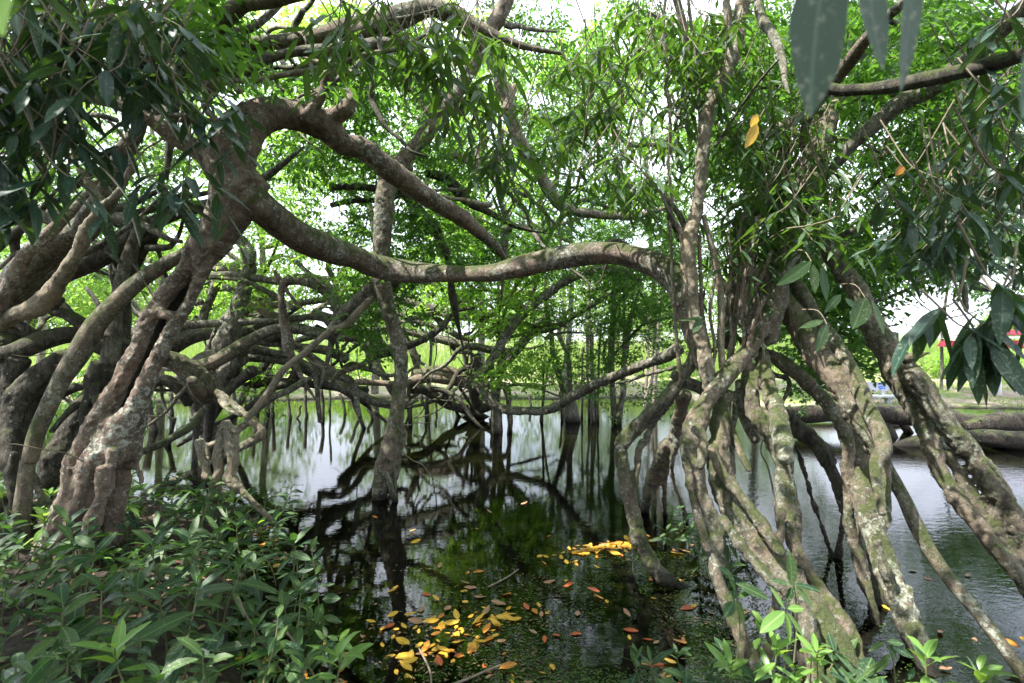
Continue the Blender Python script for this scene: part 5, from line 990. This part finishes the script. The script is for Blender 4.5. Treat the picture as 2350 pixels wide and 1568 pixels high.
px_plant('upright_sapling', 'tall thin sapling with alternate oval leaves standing over the dark water', (725, 1530), (712, 1240),
         [(716, 1262, 722, 1226, 14, 0), (713, 1285, 664, 1266, 17, .02), (718, 1284, 745, 1258, 13, .02), (720, 1305, 682, 1311, 14, 0), (724, 1318, 740, 1290, 14, 0), (727, 1325, 688, 1350, 18, -.03), (730, 1345, 700, 1352, 13, 0), (732, 1345, 768, 1340, 10, 0),
          (735, 1362, 698, 1385, 17, 0), (740, 1375, 782, 1370, 22, 0), (740, 1385, 724, 1430, 22, -.03), (742, 1415, 786, 1425, 15, 0), (742, 1400, 706, 1462, 14, .03), (744, 1428, 712, 1476, 18, 0), (745, 1455, 700, 1500, 20, 0), (746, 1470, 790, 1500, 18, .03), (741, 1500, 715, 1545, 18, 0)], 3.55, 'seed', 510)
px_plant('young_sprout', 'small sprout with four pale green leaves at the edge of the dark water', (770, 1500), (778, 1471), [(778, 1471, 803, 1440, 13, 0), (780, 1472, 815, 1490, 15, 0), (778, 1474, 764, 1525, 15, 0), (776, 1470, 752, 1458, 10, .02)], 3.3, 'seedb', 540)
px_plant('young_sprout', 'bright yellow-green leaf sprout among the dark carpet plants at the bottom', (660, 1550), (668, 1480), [(660, 1476, 608, 1498, 20, 0), (668, 1484, 696, 1535, 22, -.03), (665, 1474, 630, 1472, 12, .03), (668, 1478, 690, 1492, 12, 0)], 3.15, 'seedb', 550)
px_plant('whorled_plant', 'dark green plant with one tall upright leaf in front of the middle root', (1822, 1500), (1822, 1340), [(1818, 1345, 1815, 1258, 26, .02), (1815, 1343, 1765, 1322, 13, 0), (1824, 1342, 1882, 1348, 14, 0), (1820, 1346, 1803, 1385, 16, 0), (1826, 1345, 1867, 1397, 14, -.03)], 2.75, 'seed', 560)
px_plant('whorled_plant', 'sunlit pale green plant with five spreading leaves at the bottom right', (1800, 1520), (1803, 1402), [(1801, 1398, 1765, 1343, 11, .02), (1808, 1397, 1846, 1396, 18, 0), (1800, 1404, 1742, 1450, 32, -.05), (1806, 1406, 1845, 1455, 12, 0), (1803, 1408, 1818, 1473, 14, -.03)], 2.6, 'seedb', 570)
px_plant('whorled_plant', 'green plant with paired broad leaves left of the forked front roots', (1690, 1500), (1688, 1360), [(1688, 1358, 1668, 1300, 13, 0), (1690, 1340, 1764, 1368, 24, 0), (1686, 1350, 1684, 1376, 11, 0), (1684, 1380, 1664, 1418, 24, -.02), (1690, 1378, 1710, 1428, 16, 0), (1684, 1330, 1648, 1300, 16, .02), (1690, 1372, 1730, 1350, 14, .03)], 2.9, 'seed', 580)
px_plant('whorled_plant', 'wilting plant with drooping long leaves beside the last stilt root', (2055, 1560), (2030, 1470), [(2030, 1475, 1990, 1490, 12, 0), (2035, 1472, 2075, 1478, 14, 0), (2045, 1480, 2098, 1512, 20, -.02), (2036, 1480, 2060, 1510, 18, 0), (2040, 1500, 2015, 1545, 14, 0), (2085, 1560, 2100, 1530, 12, 0)], 3.0, 'seed', 590)
for k, (x, y, d) in enumerate([(1770, 1560, 2.55), (1830, 1545, 2.6), (1880, 1555, 2.55), (1860, 1500, 2.65)]):
    p = at(x, y, d); plant([6, 7, 6, 7][k], p[0], p[1], p[2] - .12, k * 1.7, .75, ['leftmost sunlit yellow-green seedling at the bottom in front of the buttress', 'second sunlit seedling from the left in front of the buttress', 'rightmost sunlit yellow-green seedling in front of the buttress', 'highest sunlit seedling in front of the buttress'][k], 'sunlit seedlings at the bottom right')

# the little root arch on the left bank
RA = thing('root_arch', 'knotted grey root stump with two holes rising from the left bank plants', 'root', at(510, 1190, 6.0))
limb(RA, 'trunk', 'pale', 6.0, 5.9, 'g 1450,-110,30 1440,0,34 1420,80,32 1428,180,30 1400,280,28 1385,380,28 1365,480,24 1340,580,20', 'g 1500,-100,40 1505,0,44 1520,110,38 1500,210,36 1520,270,34 1560,310,28 1610,360,20', 'g 1425,220,20 1430,290,18 1470,335,20 1520,325,18 1545,290,18', 'g 1400,340,20 1430,420,22 1425,520,20 1410,610,14', 'g 1460,-80,30 1480,-130,20 1550,-60,14', 'g 1310,-20,26 1315,60,30 1345,140,28 1350,230,26', 'g 1500,380,12 1460,400,16 1400,360,16', weld=.016, lump=.16)
for k, (s, d) in enumerate([('g -60,1380,60 120,1300,50 230,1200,70 200,1060,70 170,980,60', 3.9), ('g -40,1150,40 60,1080,36 160,1000,30', 4.2), ('g 0,1290,24 90,1380,22 180,1450,18', 3.6), ('g 80,1150,14 110,1260,14 160,1380,14', 3.6), ('g 950,1290,24 1060,1290,22 1150,1310,14', 4.2), ('g 530,1200,34 560,1290,34 580,1380,26', 4.0)]):
    p = to3(s, d, d); p[:, 2] = [max(.0, float(zat(q[0], q[1])) + q[3] * .6) for q in p]
    t = thing('surface_root', ['thick bare root curving up the soil in the bottom left corner', 'bare root running along the left edge under the seedlings', 'short bare root low in the bottom left corner', 'thin bare root crossing the soil near the left edge', 'bare root lying flat under the bottom seedlings', 'bare root below the leaning trunk among seedlings'][k], 'root', p[0, :3], 'bare roots on the left bank'); mb = MB(); tube(mb, p, k + 60, .14, .03, step=.05); mb.build('stem', M['grey'], t)
for k, (s, d) in enumerate([('F 545,1370,2 560,1405,2.4 600,1470,2.6 625,1510,2.4', 3.3), ('F 630,1425,2 665,1460,2.6 695,1510,2.8', 3.2), ('F 310,1465,1.5 260,1500,2 185,1560,2', 3.0), ('F 100,1250,1.6 60,1290,2 20,1340,2', 3.9)]):
    t = thing('dead_stick', ['thin pale stick leaning over the seedlings near the bottom centre-left', 'brown stick leaning beside the bright sprout', 'thin dry stick lying on the seedlings at the bottom left', 'thin stick poking out left of the leaning trunk foot'][k], 'stick', at(*[float(v) for v in s.split()[1].split(',')[:2]], d)); limb(t, 'stem', 'twig', d, d + .1, s)

# ------------------------------------------------------------------ fallen leaves, duckweed, sunken wood
def dead_leaf(mt, seed, L_=.085, W_=.042):
    mb = MB(); leaves(mb, [(0, 0, 0)], [(1, 0, .0)], [(0, 0, 1.)], L_, W_, 'hi', 0, -.04, .05, seed=seed)
    o = mb.build('floating_leaf', M[mt]); return o
DL = {mt: [dead_leaf(mt, 700 + 10 * k + q, .075 + .02 * q, .036 + .008 * q) for q in range(3)] for k, mt in enumerate(['yellow', 'orange', 'brown', 'rust'])}
first = set(); r = RS(95)
def drop(mt, x, y, z, label, group, sc=1):
    q = r.randint(3); o = DL[mt][q]
    if (mt, q) in first: o = o.copy(); COL.objects.link(o)
    first.add((mt, q)); o.location = (x, y, z); o.rotation_euler = (r.normal(0, .12), r.normal(0, .12), r.uniform(0, 6.28)); o.scale = (sc,) * 3
    tag(o, label, 'leaf', group)
def drops(n, fx, mix, where, group):
    nm = dict(yellow='yellow', orange='orange', brown='brown', rust='rusty red')
    for _ in range(n):
        x, y = fx()
        if y < 800: continue
        d = HC * 1175 / (y - 784); X = (x - 1175) / 1175 * d; z = max(.004, float(zat(X, d)) + .01)
        mt = r.choice(['yellow', 'orange', 'brown', 'rust'], p=mix)
        sc_ = r.uniform(.55, 1.3); size = 'tiny' if sc_ < .7 else 'small' if sc_ < .88 else 'middling' if sc_ < 1.08 else 'large'
        if sc_ > 0: size += ' far' if d > 4.4 else ' near' if d < 3.6 else ''
        drop(mt, X, d, z + r.uniform(0, .008), f'{size} {nm[mt]} leaf {where}', f'{nm[mt]} leaves {group}', sc_)
def line(x0, y0, x1, y1, s): return lambda: (lambda t: (x0 + (x1 - x0) * t + r.normal(0, s), y0 + (y1 - y0) * t + r.normal(0, s * .5)))(r.rand())
drops(82, line(1300, 1268, 1490, 1240, 10), (.75, .2, .05, 0), 'in the raft beside the bowed grey root', 'in the raft by the bowed root')
drops(30, line(1250, 1295, 1440, 1262, 20), (.5, .3, .15, .05), 'floating just left of the leaf raft', 'left of the raft')
drops(74, lambda: (r.normal(1000, 80), r.normal(1470, 44)), (.72, .22, .05, .01), 'in the cluster floating at the bottom centre', 'in the bottom cluster')
drops(18, line(1060, 1440, 1240, 1400, 25), (.6, .3, .05, .05), 'trailing from the bottom cluster towards the right', 'trailing from the cluster')
drops(58, lambda: (r.uniform(950, 1640), r.uniform(1330, 1568)), (.30, .25, .2, .25), 'scattered over the duckweed on the dark water', 'over the duckweed')
drops(20, lambda: (r.uniform(1640, 2350), r.uniform(1280, 1568)), (.4, .3, .2, .1), 'floating between the right stilt roots', 'between the stilt roots')
drops(22, lambda: (r.normal(640, 30), r.uniform(1200, 1310)), (.5, .3, .15, .05), 'along the edge of the left bank seedlings', 'along the left bank edge')
drops(18, lambda: (r.uniform(560, 800), r.uniform(1490, 1568)), (.55, .3, .1, .05), 'among the seedling stems at the bottom left', 'at the bottom left')
drops(10, lambda: (r.uniform(850, 1300), r.uniform(1150, 1330)), (.4, .4, .2, 0), 'drifting alone in the middle of the dark water', 'drifting in the middle')
drops(16, lambda: (r.uniform(1530, 1720), r.uniform(1225, 1270)), (.5, .3, .15, .05), 'around the limp seedlings behind the bowed root', 'around the limp seedlings')
mb = MB(); n = 2600; Y = r.uniform(1.6, 6.5, n); X = r.uniform(-8, 3.4, n); P = onground(X, Y); P = P[P[:, 2] > .02]; a = r.uniform(0, 6.28, len(P)); P[:, 2] += .03
leaves(mb, P, np.stack([np.cos(a), np.sin(a), r.normal(0, .2, len(P))], -1), np.array((0, 0, 1.)) + r.normal(0, .3, (len(P), 3)), .08, .04, 'mid', 0, 0, .05, seed=9)
tag(mb.build('leaf_litter', M['brown'], base=(0, 0, 0)), 'brown leaf litter on the soil under the bank plants', 'leaf litter', kind='stuff')
mb = MB(); n = 2600; dp = HC * 1175 / (r.uniform(1210, 1600, n) - 784); xx = (r.normal(1330, 260, n) - 1175) / 1175 * dp; a = r.uniform(0, 6.28, n); P = np.stack([xx, dp, np.full(n, .005)], -1); k = (zat(xx, dp) < .02) & (nz(P, 2.2, 77) > -.1) & ((dp < 5) | (xx > .3)); P = P[k]; a = a[k]
leaves(mb, P, np.stack([np.cos(a), np.sin(a), 0 * a], -1), np.array((0, 0, 1.)) + r.normal(0, .15, (len(P), 3)), r.uniform(.012, .05, len(P)), r.uniform(.005, .02, len(P)), 'lo', 0, 0, .05)
M['debris'] = leafm('debris_bits', (.05, .035, .018), (.16, .11, .05), (.1, .06, .02), .05, .6)
tag(mb.build('leaf_debris', M['debris'], base=(0, 0, 0)), 'brown bits of leaf and scum drifting on the dark water', 'leaf debris', kind='stuff')
mb = MB(); n = 5200; px = r.normal(1500, 330, n); py = 1568 - 300 * r.rand(n) ** 1.15; k = (px > 900 + (1568 - py) * .9) & (nz(np.stack([px, py, 0 * px], -1), .02, 6) > -.25)
px, py = px[k], py[k]; d = HC * 1175 / (py - 784); P = np.stack([(px - 1175) / 1175 * d, d, np.full(len(d), .003)], -1); P = P[zat(P[:, 0], P[:, 1]) < .02]
for q in range(3):
    a = r.uniform(0, 6.28, len(P)); leaves(mb, P, np.stack([np.cos(a), np.sin(a), 0 * a + .1], -1), np.array((0, 0, 1.)) + 0 * P, .012, .010, 'lo', 0, 0, .05)
tag(mb.build('duckweed', M['weed'], base=(0, 0, 0)), 'tiny green water weed spread on the dark water at the bottom', 'water weed', kind='stuff')
for k, s in enumerate(['F 1000,1590,3.5 1090,1555,3 1170,1522,2', 'F 960,1490,2 985,1540,2.5 990,1580,2.5', 'F 1190,1310,1.5 1160,1330,2.2 1120,1350,2']):
    p = parse(s); q = []
    for (x, y, rr, _) in p: d = HC * 1175 / (y - 784); q.append([(x - 1175) / 1175 * d, d, .012, rr / 1175 * d])
    t = thing('dead_stick', ['dead twig floating under the yellow leaf cluster', 'short dark twig crossing the yellow leaf cluster', 'small forked twig floating alone in mid-water'][k], 'stick', q[0][:3]); mb = MB(); tube(mb, q, k, .1, 0, 6, 0, .05); mb.build('stem', M['twig'], t)
for k, s in enumerate(['F 1180,1150,26 1300,1130,22 1480,1170,12', 'F 890,1190,16 900,1290,14 930,1400,10', 'F 1100,1330,12 1260,1170,16 1390,1110,12']):
    p = parse(s); q = []
    for (x, y, rr, _) in p: d = (HC + .3) * 1175 / (y - 784); q.append([(x - 1175) / 1175 * d, d, -.22, rr / 1175 * d])
    t = thing('sunken_branch', ['pale branch lying under water in the middle of the pond', 'sunken wood below the foot of the pale column', 'sunken crooked branch seen through the water right of centre'][k], 'branch', q[0][:3]); mb = MB(); tube(mb, q, k, .1, 0, 10, 0, .1); mb.build('stem', M['log'], t)

# ------------------------------------------------------------------ leaves right in front of the lens
def near_leaf(label, name, twp, lv, mt):
    t = thing(name, label, 'twig', twp[0][:3]); mb = MB(); tube(mb, twp, 5, .05, 0, 8, 0, .02, False); mb.build('stem', M['twig'], t)
    for k, (p, q, wd) in enumerate(lv):
        mb = MB(); D = np.array(q) - np.array(p); leaves(mb, [p], [D], [np.array((.15, -1, .25))], np.linalg.norm(D), wd, 'hi', 0, .02, .08, seed=800 + k); mb.build('leaf', M[mt], t)
d = .62; tp_ = [[*at(1700, -170, d + .05), .003], [*at(1900, -130, d), .003], [*at(2120, -110, d), .0025]]
near_leaf('blurred large leaves hanging into the top right close to the camera', 'leafy_twig', tp_, [(at(1905, -130, d), at(1822, 258, d), 150 / 1175 * d * .85), (at(1990, -130, d + .03), at(1990, 158, d + .03), 84 / 1175 * d), (at(2105, -110, d + .06), at(2070, 208, d + .06), 66 / 1175 * d)], 'nearleaf')
d = .6; near_leaf('blurred leaf edge at the right border close to the camera', 'leafy_twig', [[*at(2500, -100, d), .003], [*at(2420, 30, d), .0025]], [(at(2425, 20, d), at(2322, 262, d), 66 / 1175 * d)], 'leafdark')
d = .5; near_leaf('blurred bright yellow-green leaf in the top left corner close to the camera', 'leafy_twig', [[*at(-120, -160, d), .003], [*at(-30, -60, d), .0025]], [(at(-30, -60, d), at(-6, 84, d), 90 / 1175 * d)], 'seedb')
